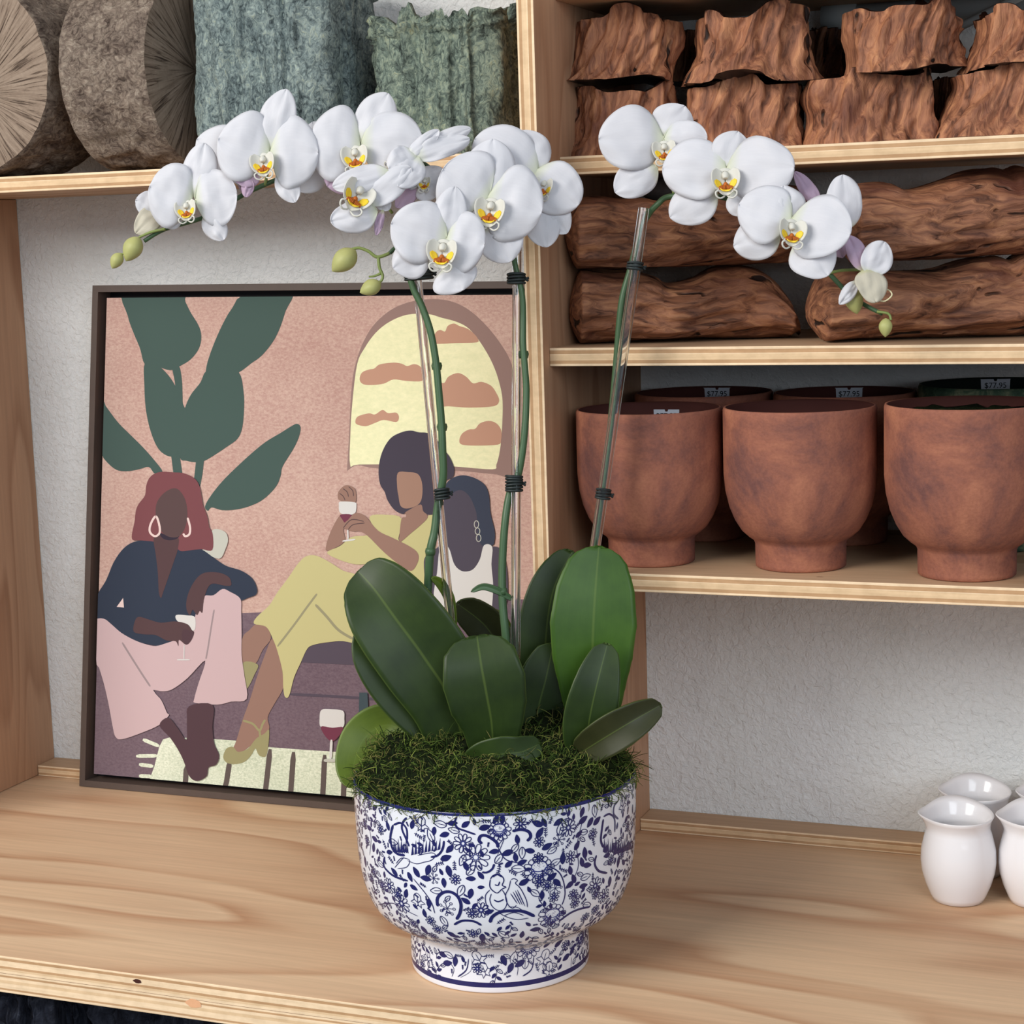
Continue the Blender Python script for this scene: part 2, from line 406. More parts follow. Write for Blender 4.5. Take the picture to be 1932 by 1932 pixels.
# ------------------------------------------------------------------ framed picture
BL, TL = PZ(149.6, 1484, 0), PY(174.5, 538.5, -.036)
BL = Vector((BL.x, BL.y, .0008)); PWID = .665
EV = TL-BL
def pic(u, v, h=0):     # u 0..1 across, v 0..1 up, h out of the picture
    p = BL + Vector((PWID*u, 0, 0)) + EV*v + Vector((0, 0, -.008*u*v)); return p + PN*h
PN = EV.cross(Vector((1, 0, 0))).normalized()
if PN.y > 0: PN = -PN
def topic(px, py, h=0):
    o = BL+PN*h; r = Vector(ray(px, py)); t = (o-Vector(C0)).dot(PN)/r.dot(PN); p = Vector(C0)+r*t-PN*h
    v = (p-BL).dot(EV)/EV.length_squared
    for _ in range(3):
        u = (p.x-BL.x-EV.x*v)/PWID; v = (p.z-BL.z+.008*u*v)/EV.z
    return u, v
pf = empty('framed_picture', BL+Vector((PWID/2, 0, 0)))
tag(pf, 'framed illustration of three faceless women with wine and big green leaves, leaning on the wall', 'picture')
# frame bars
FW, GAPW = .0085, .0075
def bars(o0, i0, h0, h1):
    b = MB(); q = []
    for (u, v) in ((o0, o0), (1-o0, o0), (1-o0, 1-o0), (o0, 1-o0)): q.append((u, v))
    ii = [(i0, i0), (1-i0, i0), (1-i0, 1-i0), (i0, 1-i0)]
    vs = [pic(u, v, h0) for u, v in q]+[pic(u, v, h0) for u, v in ii]+[pic(u, v, h1) for u, v in q]+[pic(u, v, h1) for u, v in ii]
    fs = []
    for k in range(4):
        j = (k+1) % 4
        fs += [(k, j, 4+j, 4+k), (8+k, 12+k, 12+j, 8+j), (k, 8+k, 8+j, j), (4+k, 4+j, 12+j, 12+k)]
    b.add(vs, fs); return b
fu = FW/PWID
bars(0, fu, -.030, 0.0).build('frame', M['frame'], pf, smooth=False)
b = MB(); i0, i1 = fu*.9, 1-fu*.9
b.add([pic(u, v, -.029) for u, v in ((i0, i0), (i1, i0), (i1, i1), (i0, i1))], [(0, 1, 2, 3)])
b.build('backing_board', M['frame_in'], pf, smooth=False, solid=.002)
cu = (FW+GAPW)/PWID; ch = -.009
def pm(name, c, nz=None): return flat(name, S(*[q*.94 for q in c]), .8, .1, nz)
def canvas_mat(name, c1, c2, sc=260, streak=(1, 1, 1.6)):
    m = MT(name, .85, .1); n1 = m.noise(m.map(streak), sc, 4, .7); n2 = m.noise(m.tc, 9, 3)
    f = m.math('ADD', m.math('MULTIPLY', n1, .7), m.math('MULTIPLY', n2, .3))
    m.col(m.ramp(f, [(.36, S(*c1)), (.62, S(*c2))])); return m.m
AM = {'pink': canvas_mat('art_pink', (182, 144, 134), (208, 178, 164), 240), 'mauve': canvas_mat('art_mauve', (104, 86, 96), (124, 106, 114)),
 'cream': canvas_mat('art_cream', (228, 228, 182), (244, 240, 196), 120), 'rug': canvas_mat('art_rug', (186, 196, 170), (236, 240, 218), 300),
 'green': pm('art_green', (78, 98, 92)), 'taupe': pm('art_taupe', (160, 132, 124)), 'cloud': pm('art_cloud', (204, 158, 134)),
 'red': pm('art_red', (130, 80, 84)), 'skin1': pm('art_brown_skin', (98, 78, 78)), 'skin1n': pm('art_brown_neck', (94, 72, 74)), 'shade': pm('art_dark_neck', (62, 54, 66)),
 'navy': pm('art_navy', (58, 66, 82)), 'blush': pm('art_blush', (214, 186, 188)), 'seam': pm('art_seam', (166, 148, 150)), 'white': pm('art_white', (228, 226, 222)),
 'pearl': pm('art_pearl', (240, 214, 208)), 'yellow': pm('art_yellow', (208, 200, 144)), 'olive': pm('art_olive', (162, 156, 124)), 'tan': pm('art_tan', (160, 126, 112)),
 'skin2': pm('art_tan_face', (172, 136, 118)), 'hair2': pm('art_hair', (78, 72, 84)), 'hair3': pm('art_blue_hair', (68, 74, 90)), 'skin3': pm('art_dark_skin', (88, 82, 94)),
 'sofa': pm('art_sofa', (94, 84, 96)), 'stripe': pm('art_stripe', (104, 92, 88)), 'foot': pm('art_foot', (90, 68, 74)), 'wine': pm('art_wine', (124, 66, 84)),
 'bottle': pm('art_bottle', (74, 88, 94)), 'shoe': pm('art_shoe', (164, 158, 116)), 'lamp': pm('art_lamp', (204, 204, 192))}
AK = list(AM)
art = MB(); lay = [0]
def PX(o, s, pts): return [(o[0]+x/s, o[1]+y/s) for x, y in pts]
b1 = lambda p: PX((140, 520), 3.864, p)
b2 = lambda p: PX((600, 540), 3.864, p)
b3 = lambda p: PX((140, 860), 3.864, p)
b4 = lambda p: PX((400, 940), 3.22, p)
b7 = lambda p: PX((0, 1250), 2.76, p)
def clampuv(u, v): return min(max(u, cu), 1-cu), min(max(v, cu), 1-cu)
def poly(pts, mat, sm=True):
    lay[0] += 1; h = ch+.000025*lay[0]
    q = [Vector((x, y)) for x, y in pts]
    if sm: q = spline(q, 4, True)
    uv = [clampuv(*topic(p.x, p.y, ch)) for p in q]
    tris = tessellate_polygon([[Vector((u, v, 0)) for u, v in uv]])
    art.add([pic(u, v, h) for u, v in uv], [tuple(t) for t in tris], AK.index(mat))
def stroke(pts, wd, mat, closed=False):
    lay[0] += 1; h = ch+.000025*lay[0]
    q = spline([Vector((x, y)) for x, y in pts], 5, closed)
    if closed: q.append(q[0])
    vs = []; k = len(q)
    for i, p in enumerate(q):
        t = q[min(i+1, k-1)]-q[max(i-1, 0)]; t.normalize(); nn = Vector((-t.y, t.x))*wd/2
        if not closed and i in (0, k-1): nn *= .55
        for a in (p+nn, p-nn): vs.append(pic(*clampuv(*topic(a.x, a.y, ch)), h))
    art.add(vs, [(2*i, 2*i+1, 2*i+3, 2*i+2) for i in range(k-1)], AK.index(mat))
art.add([pic(u, v, ch) for u, v in ((cu, cu), (1-cu, cu), (1-cu, 1-cu), (cu, 1-cu))]+[pic(u, v, -.027) for u, v in ((cu, cu), (1-cu, cu), (1-cu, 1-cu), (cu, 1-cu))],
        [(0, 1, 2, 3), (0, 4, 5, 1), (1, 5, 6, 2), (2, 6, 7, 3), (3, 7, 4, 0)], AK.index('pink'))
poly([(150, 1170), (457, 1157), (1100, 1130), (1100, 1700), (140, 1700)], 'mauve', False)
# window arch and clouds
poly(b2([(212,1335),(225,1100),(240,800),(265,600),(320,430),(400,290),(520,180),(650,120),(800,95),(950,105),(1080,160),(1200,260),(1310,390),(1400,540),(1440,700),(1455,900),(1440,1380),(1300,1372),(990,1345),(450,1330),(290,1305),(220,1340)]), 'taupe')
poly(b2([(235,1305),(235,1100),(250,850),(285,570),(340,450),(420,340),(520,260),(650,208),(800,203),(900,230),(1010,260),(1100,310),(1190,420),(1270,560),(1320,700),(1345,840),(1340,1050),(1325,1200),(1300,1300),(1270,1335),(1000,1315),(700,1300),(300,1300)]), 'cream')
for c in ([(845,370),(860,335),(890,318),(925,330),(945,290),(990,272),(1030,290),(1090,310),(1140,350),(1165,385),(1155,410),(1000,415),(900,420),(845,415)],
 [(303,680),(320,630),(370,608),(410,600),(450,570),(550,557),(610,565),(650,582),(700,568),(745,585),(770,630),(760,690),(640,690),(550,680),(480,710),(400,720),(330,715)],
 [(870,712),(920,705),(950,660),(1020,633),(1080,660),(1130,708),(1190,697),(1260,725),(1300,780),(1320,835),(1280,875),(1100,885),(950,875),(870,870)],
 [(272,990),(290,950),(370,927),(415,935),(470,902),(510,925),(570,922),(590,955),(570,990),(480,975),(420,995),(350,1020),(290,1010)],
 [(1030,1125),(1050,1075),(1100,1045),(1145,1040),(1180,1000),(1245,982),(1300,1000),(1335,1050),(1335,1120),(1310,1155),(1150,1162),(1050,1155)]): poly(b2(c), 'cloud')
# big plant
for c in ([(370,120),(390,290),(430,410),(480,530),(515,645),(600,660),(700,690),(770,660),(850,610),(910,530),(927,440),(905,360),(850,270),(810,190),(770,120)],
 [(515,640),(512,800),(520,950),(545,1090),(590,1220),(640,1290),(710,1320),(780,1290),(830,1200),(840,1050),(805,970),(735,800),(668,705),(600,650)],
 [(715,660),(765,660),(785,760),(790,860),(792,930),(806,970),(760,960),(740,880),(735,780)],
 [(1255,120),(1150,240),(1090,340),(1030,470),(985,590),(962,680),(975,720),(1100,730),(1200,705),(1290,640),(1370,580),(1450,480),(1500,380),(1540,260),(1580,120)],
 [(965,695),(920,780),(850,870),(806,970),(770,1100),(770,1320),(820,1350),(890,1360),(950,1350),(1020,1310),(1110,1250),(1190,1190),(1225,1110),(1238,980),(1235,850),(1200,705),(1080,690)],
 [(168,865),(230,950),(320,1070),(420,1170),(500,1250),(580,1340),(645,1430),(590,1445),(545,1395),(480,1410),(400,1425),(320,1420),(260,1380),(200,1310),(150,1220)],
 [(955,1680),(1000,1600),(1080,1500),(1180,1400),(1300,1290),(1400,1210),(1500,1150),(1580,1100),(1625,1080),(1650,1105),(1640,1170),(1600,1260),(1520,1390),(1505,1460),(1470,1540),(1380,1630),(1280,1680),(1180,1705),(1080,1710),(1003,1690),(975,1715)]): poly(b1(c), 'green')
poly(b1([(706,1300),(768,1300),(790,1450),(725,1450)]), 'green', False); poly(b1([(890,1340),(948,1340),(935,1450),(918,1540),(875,1480)]), 'green', False)
# sofa, rug
poly(b4([(540,925),(620,890),(800,865),(930,895),(1010,1020),(500,995)]), 'sofa', False); stroke(b4([(470,1190),(760,1205),(1060,1225)]), 5, 'sofa')
poly(b7([(780,640),(805,540),(830,440),(850,400),(890,388),(1110,398),(1220,405),(1400,440),(1600,455),(1830,470),(2400,520),(2400,900),(1300,700),(960,660)]), 'rug', False)
for c in ([(745,400),(830,435)], [(710,487),(820,485)], [(725,530),(800,540)], [(725,590),(790,592)]): stroke(b7(c), 7, 'rug')
for c in ([(972,540),(965,660)], [(1198,510),(1170,690)], [(1408,450),(1380,700)], [(1530,465),(1512,720)], [(1692,480),(1680,730)], [(1797,490),(1788,740)], [(1960,500),(1950,760)]): stroke(b7(c), 10, 'stripe')
# woman with yellow dress
poly(b4([(190,840),(230,800),(270,765),(330,780),(360,850),(310,920),(270,1000),(230,1000),(200,1010),(170,950)]), 'tan')
poly(b4([(190,1000),(280,1010),(260,1070),(220,1150),(195,1150)]), 'shoe')
poly(b4([(370,850),(410,950),(430,1060),(435,1150),(380,1250),(340,1330),(350,1400),(300,1450),(240,1500),(180,1540),(130,1530),(150,1470),(190,1340),(230,1230),(270,1100),(320,960)]), 'tan')
poly(b4([(70,1570),(90,1520),(130,1510),(160,1540),(220,1520),(270,1460),(320,1430),(350,1410),(335,1555),(300,1568),(280,1550),(265,1520),(240,1560),(200,1600),(140,1615),(90,1605)]), 'shoe')
stroke(b4([(190,1350),(250,1370),(290,1410),(310,1370),(325,1345)]), 4, 'shoe'); stroke(b4([(290,1400),(297,1470)]), 4, 'shoe')
poly(b4([(258,762),(275,720),(350,650),(400,570),(460,490),(530,390),(580,350),(640,350),(720,390),(800,440),(900,480),(1010,640),(1000,900),(900,890),(800,868),(700,875),(620,890),(580,915),(540,1000),(500,1090),(470,1200),(445,1205),(435,1150),(430,1050),(400,930),(370,850),(330,780)]), 'yellow')
poly(b4([(700,330),(780,375),(880,402),(980,400),(1000,440),(1100,500),(1280,620),(1300,420),(1360,300),(1350,130),(1310,110),(1140,262),(1155,125),(1060,100),(960,110),(985,190),(940,225),(850,235),(780,290)]), 'yellow')
stroke(b4([(640,580),(580,660),(500,770),(400,900)]), 4, 'olive'); stroke(b4([(630,645),(700,720),(770,800),(860,855)]), 5, 'olive')
poly(b4([(700,320),(697,280),(720,210),(760,130),(790,100),(830,130),(800,190),(810,250),(780,285)]), 'tan')
poly(b2([(147,1540),(150,1500),(185,1460),(220,1450),(265,1470),(280,1510),(275,1575),(220,1575),(160,1560)]), 'tan')
for c in ([(160,1510),(185,1530),(200,1560)], [(185,1475),(215,1500),(225,1535)], [(225,1460),(255,1490),(262,1530)]): stroke(b2(c), 1.5, 'skin1')
poly(b2([(155,1600),(165,1570),(270,1575),(283,1600),(275,1650),(240,1665),(180,1660),(158,1640)]), 'white'); poly(b2([(165,1665),(245,1665),(230,1715),(200,1725),(180,1700)]), 'wine')
stroke(b2([(218,1740),(222,1850)]), 2.5, 'white'); stroke(b2([(180,1858),(275,1845)]), 3, 'white')
poly(b4([(790,170),(830,130),(870,90),(930,105),(1010,195),(1100,240),(1200,290),(1250,330),(1255,380),(1215,440),(1150,410),(1050,330),(950,230),(900,200),(850,200)]), 'tan')
for c in ([(800,180),(850,130),(925,140)], [(830,190),(860,160),(930,150)]): stroke(b4(c), 1.6, 'skin1')
poly(b2([(645,1620),(760,1560),(790,1650),(800,1690),(740,1750),(680,1800),(610,1860),(595,1855),(610,1700),(645,1680)]), 'tan')
poly(b2([(445,1330),(470,1210),(530,1110),(610,1065),(680,1052),(740,1065),(800,1070),(860,1110),(920,1190),(965,1250),(995,1330),(985,1390),(930,1420),(900,1480),(860,1560),(850,1650),(810,1665),(770,1640),(750,1590),(650,1640),(620,1660),(560,1630),(510,1560),(490,1500),(455,1440)]), 'hair2')
poly(b2([(585,1360),(660,1355),(725,1365),(755,1410),(765,1480),(755,1560),(720,1600),(650,1620),(605,1600),(590,1530),(580,1460)]), 'skin2')
# third woman
poly(b2([(930,1460),(980,1400),(1060,1378),(1150,1400),(1220,1450),(1250,1530),(1260,1650),(1290,1780),(1290,1850),(1270,1890),(1150,1900),(1050,1800),(930,1600)]), 'hair3')
poly(b4([(1290,420),(1310,340),(1380,290),(1385,200),(1370,80),(1420,10),(1500,-50),(1560,-20),(1600,60),(1612,120),(1620,240),(1650,290),(1700,290),(1760,310),(1790,400),(1800,520),(1790,640),(1700,760),(1650,780),(1540,760),(1450,740),(1330,700)]), 'skin3')
poly(b4([(1390,285),(1440,300),(1470,390),(1500,430),(1540,445),(1590,430),(1630,370),(1655,285),(1705,295),(1700,400),(1710,520),(1705,640),(1690,740),(1600,760),(1500,720),(1400,650),(1350,600),(1370,450)]), 'white')
for (x, y, rx, ry) in ((1158, 1735, 16, 26), (1166, 1785, 17, 24), (1174, 1835, 17, 26)):
    stroke(b2([(x+rx*math.cos(a*PI/4), y+ry*math.sin(a*PI/4)) for a in range(8)]), 1.4, 'lamp', True)
# first woman
poly(b3([(1010,545),(1060,535),(1110,560),(1125,610),(1110,670),(1060,750),(940,685),(1000,640)]), 'lamp')
poly(b3([(480,618),(585,622),(760,680),(870,678),(935,682),(1020,740),(1110,800),(1220,835),(1300,890),(1335,960),(1330,1010),(1270,1035),(1215,1055),(1150,1030),(1000,1100),(900,1250),(700,1360),(640,1385),(560,1375),(440,1345),(300,1260),(220,1200),(110,1200),(115,1080),(190,980),(240,900),(290,780),(350,690),(410,640)]), 'navy')
poly(b3([(133,1210),(180,1185),(230,1190),(280,1230),(350,1290),(440,1340),(520,1370),(600,1385),(690,1360),(760,1340),(830,1350),(870,1300),(880,1200),(900,1130),(945,1080),(955,1020),(1020,1015),(1085,970),(1140,990),(1215,1040),(1222,1130),(1225,1300),(1225,1450),(1245,1600),(1262,1770),(1150,1790),(1050,1812),(890,1800),(880,1770),(910,1660),(960,1490),(830,1620),(720,1700),(650,1715),(580,1705),(450,1700),(200,1560),(133,1400)]), 'blush')
poly(b3([(133,1300),(300,1330),(480,1500),(580,1705),(640,1780),(680,1870)])+b7([(882,275),(830,325),(740,365),(640,398),(605,385),(590,330),(570,220),(545,110),(515,10)])+b3([(180,1510),(133,1400)]), 'blush')
stroke(b3([(1025,1120),(1005,1240),(980,1400),(965,1480)]), 3, 'seam'); stroke(b3([(355,1360),(430,1480),(500,1590),(560,1680)]), 3.5, 'seam')
poly(b3([(315,1100),(362,1035),(368,1105)]), 'pearl', False)
poly(b3([(590,130),(650,115),(730,120),(800,125),(870,155),(910,200),(930,270),(945,360),(975,440),(990,520),(1015,570),(1012,685),(935,680),(870,685),(790,695),(760,680),(700,650),(590,625),(480,615),(430,610),(428,560),(445,480),(455,400),(475,350),(520,290),(530,220),(550,165)]), 'red')
poly(b3([(585,600),(640,570),(760,590),(760,680),(735,760),(690,890),(655,990),(638,1035),(622,990),(615,850),(600,720)]), 'skin1n')
poly(b3([(630,560),(700,585),(770,580),(750,605),(700,615),(650,600)]), 'shade')
poly(b3([(740,235),(780,260),(815,320),(830,400),(825,480),(800,550),(760,590),(700,590),(650,560),(620,500),(600,430),(605,350),(640,290),(690,250)]), 'skin1')
stroke(b3([(600,440),(562,500),(558,555),(595,585),(628,560),(625,500)]), 4, 'pearl', True); stroke(b3([(832,450),(850,520),(845,570),(815,585),(800,565)]), 4, 'pearl')
poly(b3([(748,1160),(830,1162),(885,1175),(887,1260),(860,1270),(830,1225),(760,1205)]), 'white')
poly(b3([(1150,920),(1130,880),(1060,850),(960,850),(900,890),(850,970),(825,1050),(825,1120),(850,1160),(870,1120),(900,1160),(920,1130),(940,1140),(950,1050),(980,960),(1020,930),(1100,945),(1145,945)]), 'skin1n')
poly(b3([(440,1280),(450,1200),(480,1172),(560,1195),(640,1215),(740,1205),(830,1225),(865,1270),(880,1290),(855,1350),(820,1375),(770,1340),(765,1385),(745,1350),(680,1345),(600,1305),(520,1300)]), 'skin1n')
poly(b3([(800,1265),(840,1270),(878,1290),(855,1350),(820,1372),(790,1330)]), 'foot')
stroke(b3([(808,1375),(806,1480)]), 1.8, 'white'); stroke(b3([(755,1485),(850,1485)]), 2.5, 'white')
poly(b7([(835,325),(880,285),(930,340),(975,400),(978,300),(990,225),(1110,218),(1110,330),(1120,420),(1145,480),(1130,530),(1090,545),(1080,590),(1030,615),(990,590),(960,510),(930,450),(890,390)]), 'foot')
# glass and bottle
poly(b7([(1668,290),(1678,245),(1730,242),(1790,250),(1797,290),(1790,335),(1730,345),(1675,335)]), 'white'); poly(b7([(1675,332),(1735,338),(1790,335),(1770,380),(1735,408),(1700,385)]), 'wine')
stroke(b7([(1730,400),(1725,500)]), 5, 'white'); stroke(b7([(1690,508),(1755,508)]), 6, 'lamp')
poly(b7([(1875,155),(1917,155),(1925,290),(1950,340),(1950,500),(1840,440),(1850,330),(1872,280)]), 'bottle', False)
poly(b4([(1025,1300),(1050,1240),(1090,1190),(1250,1230),(1250,1400),(1100,1380)]), 'white')
art.build('canvas_print', [AM[k] for k in AK], pf, smooth=False)

# ------------------------------------------------------------------ left shelf: log planters and lichen pots
def fbm(p, sc, o=4): return noise.fractal(Vector(p)*sc, 1.0, 2.0, o)
def log_slice(c, axis, r, length, mat_bark, mat_end, name, label, seed):
    # axis: unit vector of the log; solid log with a rough bark and a radially cracked end
    A = Vector(axis).normalized(); B = A.cross(Vector((0, 0, 1))).normalized(); Cc = Vector((0, 0, 1))
    n, k = 150, 36; b = MB(); P = []
    for i in range(k+1):
        t = i/k; row = []
        for j in range(n):
            an = 2*PI*j/n
            d = fbm((math.cos(an)*2+seed, math.sin(an)*2, t*1.5), 2.2, 5)*.006*(.3+.7*math.sin(PI*t)**.5) + fbm((math.cos(an)*9+seed, math.sin(an)*9, t*4), 1.6, 3)*.0025*math.sin(PI*t)
            rr = r-.004+min(d, .004)
            if i in (0, k): rr -= .002
            row.append(Vector(c)+A*(length*(t-.5))+B*(rr*math.cos(an))+Cc*(rr*math.sin(an)))
        P.append(row)
    b.grid(P, 0, True)
    for sgn, row in ((-1, P[0]), (1, P[-1])):
        cen = Vector(c)+A*(length*.5*sgn); rings = []
        for q in (1, .97, .85, .68, .5, .34, .2, .08):
            rings.append([cen+(p-cen)*q*(1)+A*sgn*(.0015 if q < .97 else 0)*(1+fbm((j*.21+seed, q*1.5, 0), 1.0, 3)*1.4) for j, p in enumerate(row)])
        b.grid(rings, 1, True); b.add([p for p in rings[-1]], [tuple(range(n))], 1)
    o = b.build(name, [mat_bark, mat_end], loc=(c[0], c[1], c[2]-r)); tag(o, label, 'log planter'); return o
def end_mat(name, centre, axis):
    m = MT(name, .85, .12)
    sep = m.n('ShaderNodeSeparateXYZ'); mp = m.map((1, 1, 1), tuple(-q for q in centre)); m.link(mp, sep.inputs[0])
    ang = m.math('ARCTAN2', sep.outputs[2], sep.outputs[1 if axis == 'X' else 0])
    L = m.n('ShaderNodeVectorMath', operation='LENGTH'); m.link(mp, L.inputs[0])
    cb = m.n('ShaderNodeCombineXYZ'); m.link(m.math('MULTIPLY', ang, 26), cb.inputs[0]); m.link(m.math('MULTIPLY', L.outputs['Value'], 24), cb.inputs[1])
    f = m.noise(cb.outputs[0], 1.0, 4, .6, .6); g = m.noise(m.tc, 240, 3)
    c = m.ramp(f, [(.30, S(74, 60, 52)), (.38, S(122, 104, 90)), (.55, S(146, 128, 112)), (.8, S(160, 142, 126))])
    c = m.mix(.3, c, m.ramp(g, [(.3, (.6, .6, .6, 1)), (.6, W)]), 'MULTIPLY')
    m.col(c); m.bump(m.ramp(f, [(.28, (0, 0, 0, 1)), (.42, W)]), .8, .003); return m.m
r1 = .118
p1 = PY(-61, 143, -.205); c1 = (p1.x, -.135, SH0+r1+.0005)
log_slice(c1, (0, 1, 0), r1, .14, M['bark_grey'], end_mat('cracked_log_end', (.012, 0, r1-.02), 'Y'), 'log_planter',
          'round log planter at the left frame edge, its cracked end facing out', 3)
r2 = .115
xl, xr = PY(127, 140, -.21).x, PY(287, 120, -.21).x
c2 = ((xl+xr)/2, -.117, SH0+r2+.0005)
log_slice(c2, (1, 0, 0), r2, xr-xl, M['bark_grey'], end_mat('dark_log_end', (0, 0, r2), 'X'), 'log_planter',
          'grey bark log planter turned sideways next to the blue-green pot', 9)
#log_slice((-1.285, -.055, SH0+.0525), (0, 1, 0), .05, .09, M['bark_black'], M['bark_black'], 'log_planter', 'small dark log in the shade between the two grey logs', 21)

def lichen_pot(corners, z0, ztop, name, label, seed, mat, cat='planter', rimn=.014, inner=True):
    # corners: four (x,y) of a rounded square plan
    cx = sum(p[0] for p in corners)/4; cy = sum(p[1] for p in corners)/4
    n = 200; per = []
    cs = [Vector((p[0], p[1], 0)) for p in corners]; rad = .22
    pts = []
    for i in range(4):
        a, m_, c = cs[i-1], cs[i], cs[(i+1) % 4]
        for t in np.linspace(0, 1, 9)[:-1]:
            s0 = m_+(a-m_)*rad; s1 = m_+(c-m_)*rad
            pts.append(s0*(1-t)**2+m_*2*t*(1-t)+s1*t*t)
        for t in np.linspace(0, 1, 42)[:-1]: pts.append((m_+(c-m_)*rad)*(1-t)+(c+(m_-c)*rad)*t)
    n = len(pts); k = 70; P = []; cen = Vector((cx, cy, 0))
    H = ztop-z0
    for i in range(k+1):
        t = i/k; row = []
        for j, p in enumerate(pts):
            d = (p-cen).normalized()
            an = j/n*2*PI
            ridge = fbm((math.cos(an)*5+seed, math.sin(an)*5, t*1.1), 1.3, 4)*.009
            fine = fbm((p.x*60+seed, p.y*60, t*H*42), 1.0, 4)*.0035
            groove = -abs(fbm((math.cos(an)*3+seed*2, math.sin(an)*3, t*.4), 1.6, 2))*.006
            e = 1.0
            if t < .12: e = .90+.10*math.sin(t/.12*PI/2)
            q = cen+(p-cen)*e+d*(ridge+fine+groove)
            zt = z0+H*t + (fbm((math.cos(an)*3+seed, math.sin(an)*3, 0), 1.7, 4)*rimn*1.3)*max(0, t-.8)*5
            if t > .88: q += d*(.004+fbm((p.x*80, p.y*80, t*30+seed), 1, 3)*.006)
            row.append(Vector((q.x, q.y, zt)))
        P.append(row)
    top = P[-1]
    P.append([cen*.0+Vector(((q.x-cx)*.9+cx, (q.y-cy)*.9+cy, q.z-.001)) for q in top])
    P.append([Vector(((q.x-cx)*.85+cx, (q.y-cy)*.85+cy, q.z-.06)) for q in top])
    P.append([Vector((cx, cy, q.z*0+ztop-.065)) for q in top])
    b = MB(); b.grid(P, 0, True); b.add(P[0], [tuple(reversed(range(n)))], 0)
    o = b.build(name, mat, loc=(cx, cy, z0)); tag(o, label, cat); return o
def quad(pl, pr, y0, dpt, back=0):   # front edge between two pixel columns at world y0
    a, c = PY(pl, 150, y0), PY(pr, 150, y0)
    return [(a.x, y0), (c.x, y0), (c.x+back, y0+dpt), (a.x+back, y0+dpt)]
lichen_pot(quad(349, 626, -.215, .185, -.02), SH0+.001, 1.0, 'lichen_planter', 'tall blue-green lichen bark planter in the middle of the upper left shelf', 4, M['bark_blue'])
zt = PY(800, 28, -.2).z
lichen_pot(quad(693, 951, -.205, .14, -.03), SH0+.001, zt, 'lichen_planter', 'shorter pale green lichen bark planter beside the central upright', 17, M['bark_green'])

# ------------------------------------------------------------------ driftwood
def path_at(pts, s):
    pts = [Vector((x, y)) for x, y in pts]; d = [0]
    for a, c in zip(pts, pts[1:]): d.append(d[-1]+(c-a).length)
    q = s*d[-1]
    for i in range(len(pts)-1):
        if q <= d[i+1] or i == len(pts)-2:
            u = (q-d[i])/max(1e-9, d[i+1]-d[i]); return pts[i].lerp(pts[i+1], min(max(u, 0), 1))
def smoothpath(pts, n=4): return [(p.x, p.y) for p in spline([Vector((x, y)) for x, y in pts], n)]
def driftpot(T, B, L, Rr, y, dpt, name, label, seed, mat, zbase=None, zbot=None, group=None):
    # T, B: top and bottom outline left to right; L, Rr: side outlines bottom to top (all in photo pixels)
    T, B = smoothpath(T), smoothpath(B); L, Rr = smoothpath(L), smoothpath(Rr)
    mx, my = (T[0][0]+T[-1][0])/2, (T[0][1]+B[0][1])/2
    dd = depth(PY(mx, my, y))
    NA, NT = 140, 44
    P = []
    def coons(s, t):
        lt, rt = path_at(L, t), path_at(Rr, t); tp, bp = path_at(T, s), path_at(B, s)
        c = lt*(1-s)+rt*s + bp*(1-t)+tp*t - (path_at(B, 0)*(1-s)*(1-t)+path_at(B, 1)*s*(1-t)+path_at(T, 0)*(1-s)*t+path_at(T, 1)*s*t)
        return c
    NS = NA//2; cache = [[coons(i/NS, j/NT) for i in range(NS+1)] for j in range(NT+1)]
    for j in range(NT+1):
        row = []; t = j/NT
        for i in range(NA):
            th = 2*PI*i/NA; s = (1-math.cos(th))/2
            fi = s*NS; i0 = min(int(fi), NS-1); c = cache[j][i0].lerp(cache[j][i0+1], fi-i0)
            p = PD(c.x, c.y, dd)
            sn = math.sin(th); dy = -dpt/2*(1 if sn > 0 else -1)*abs(sn)**.75
            nb = Vector((math.cos(th)*-1, sn*-1, 0)); nw = HR*(-math.cos(th))+HF*(-sn)
            sw = t*1.4+seed
            rd = fbm((math.cos(th)*2.2+sw*.5, math.sin(th)*2.2, t*.7+seed), 1.6, 3)*.014 + fbm((math.cos(th)*7+t*2.0, math.sin(th)*7+seed, t*1.0), 1.0, 2)*.0016
            
            fl = .010*(1-t)**3
            edge = abs(sn)
            q = p+HF*dy+nw*(rd*(.25+.75*edge)+fl*edge)
            if sn < 0: q.z += (fbm((s*4, seed, 3), 1.0, 3)*.012)*t
            if zbase is not None: q.z = max(q.z, zbase) if t > 0 else zbase
            row.append(q)
        P.append(row)
    if zbase is not None:
        for i in range(NA):
            za = P[0][i].z; 
            for j in range(1, NT+1):
                if P[j][i].z < za: P[j][i].z = za+.0002*j
    top = P[-1]; cen = sum(top, Vector())/NA
    def inn(f, dz): return [Vector((cen.x+(q.x-cen.x)*f, cen.y+(q.y-cen.y)*f, q.z+dz)) for q in top]
    Q = [top, inn(.93, .0008), inn(.84, -.004), inn(.80, -.03)]
    b = MB(); b.grid(P, 0, True); b.grid(Q, 1, True); b.add(Q[-1], [tuple(range(NA))], 2); b.add(P[0], [tuple(reversed(range(NA)))], 2)
    base = sum(P[0], Vector())/NA
    o = b.build(name, [mat, M['drift_in'], M['liner']], loc=base)
    tag(o, label, 'driftwood planter', group); return o
GD = None
Y1 = -.165
zb = SH1+.0006
def fl(y, *xs): return [(x, y) for x in xs]
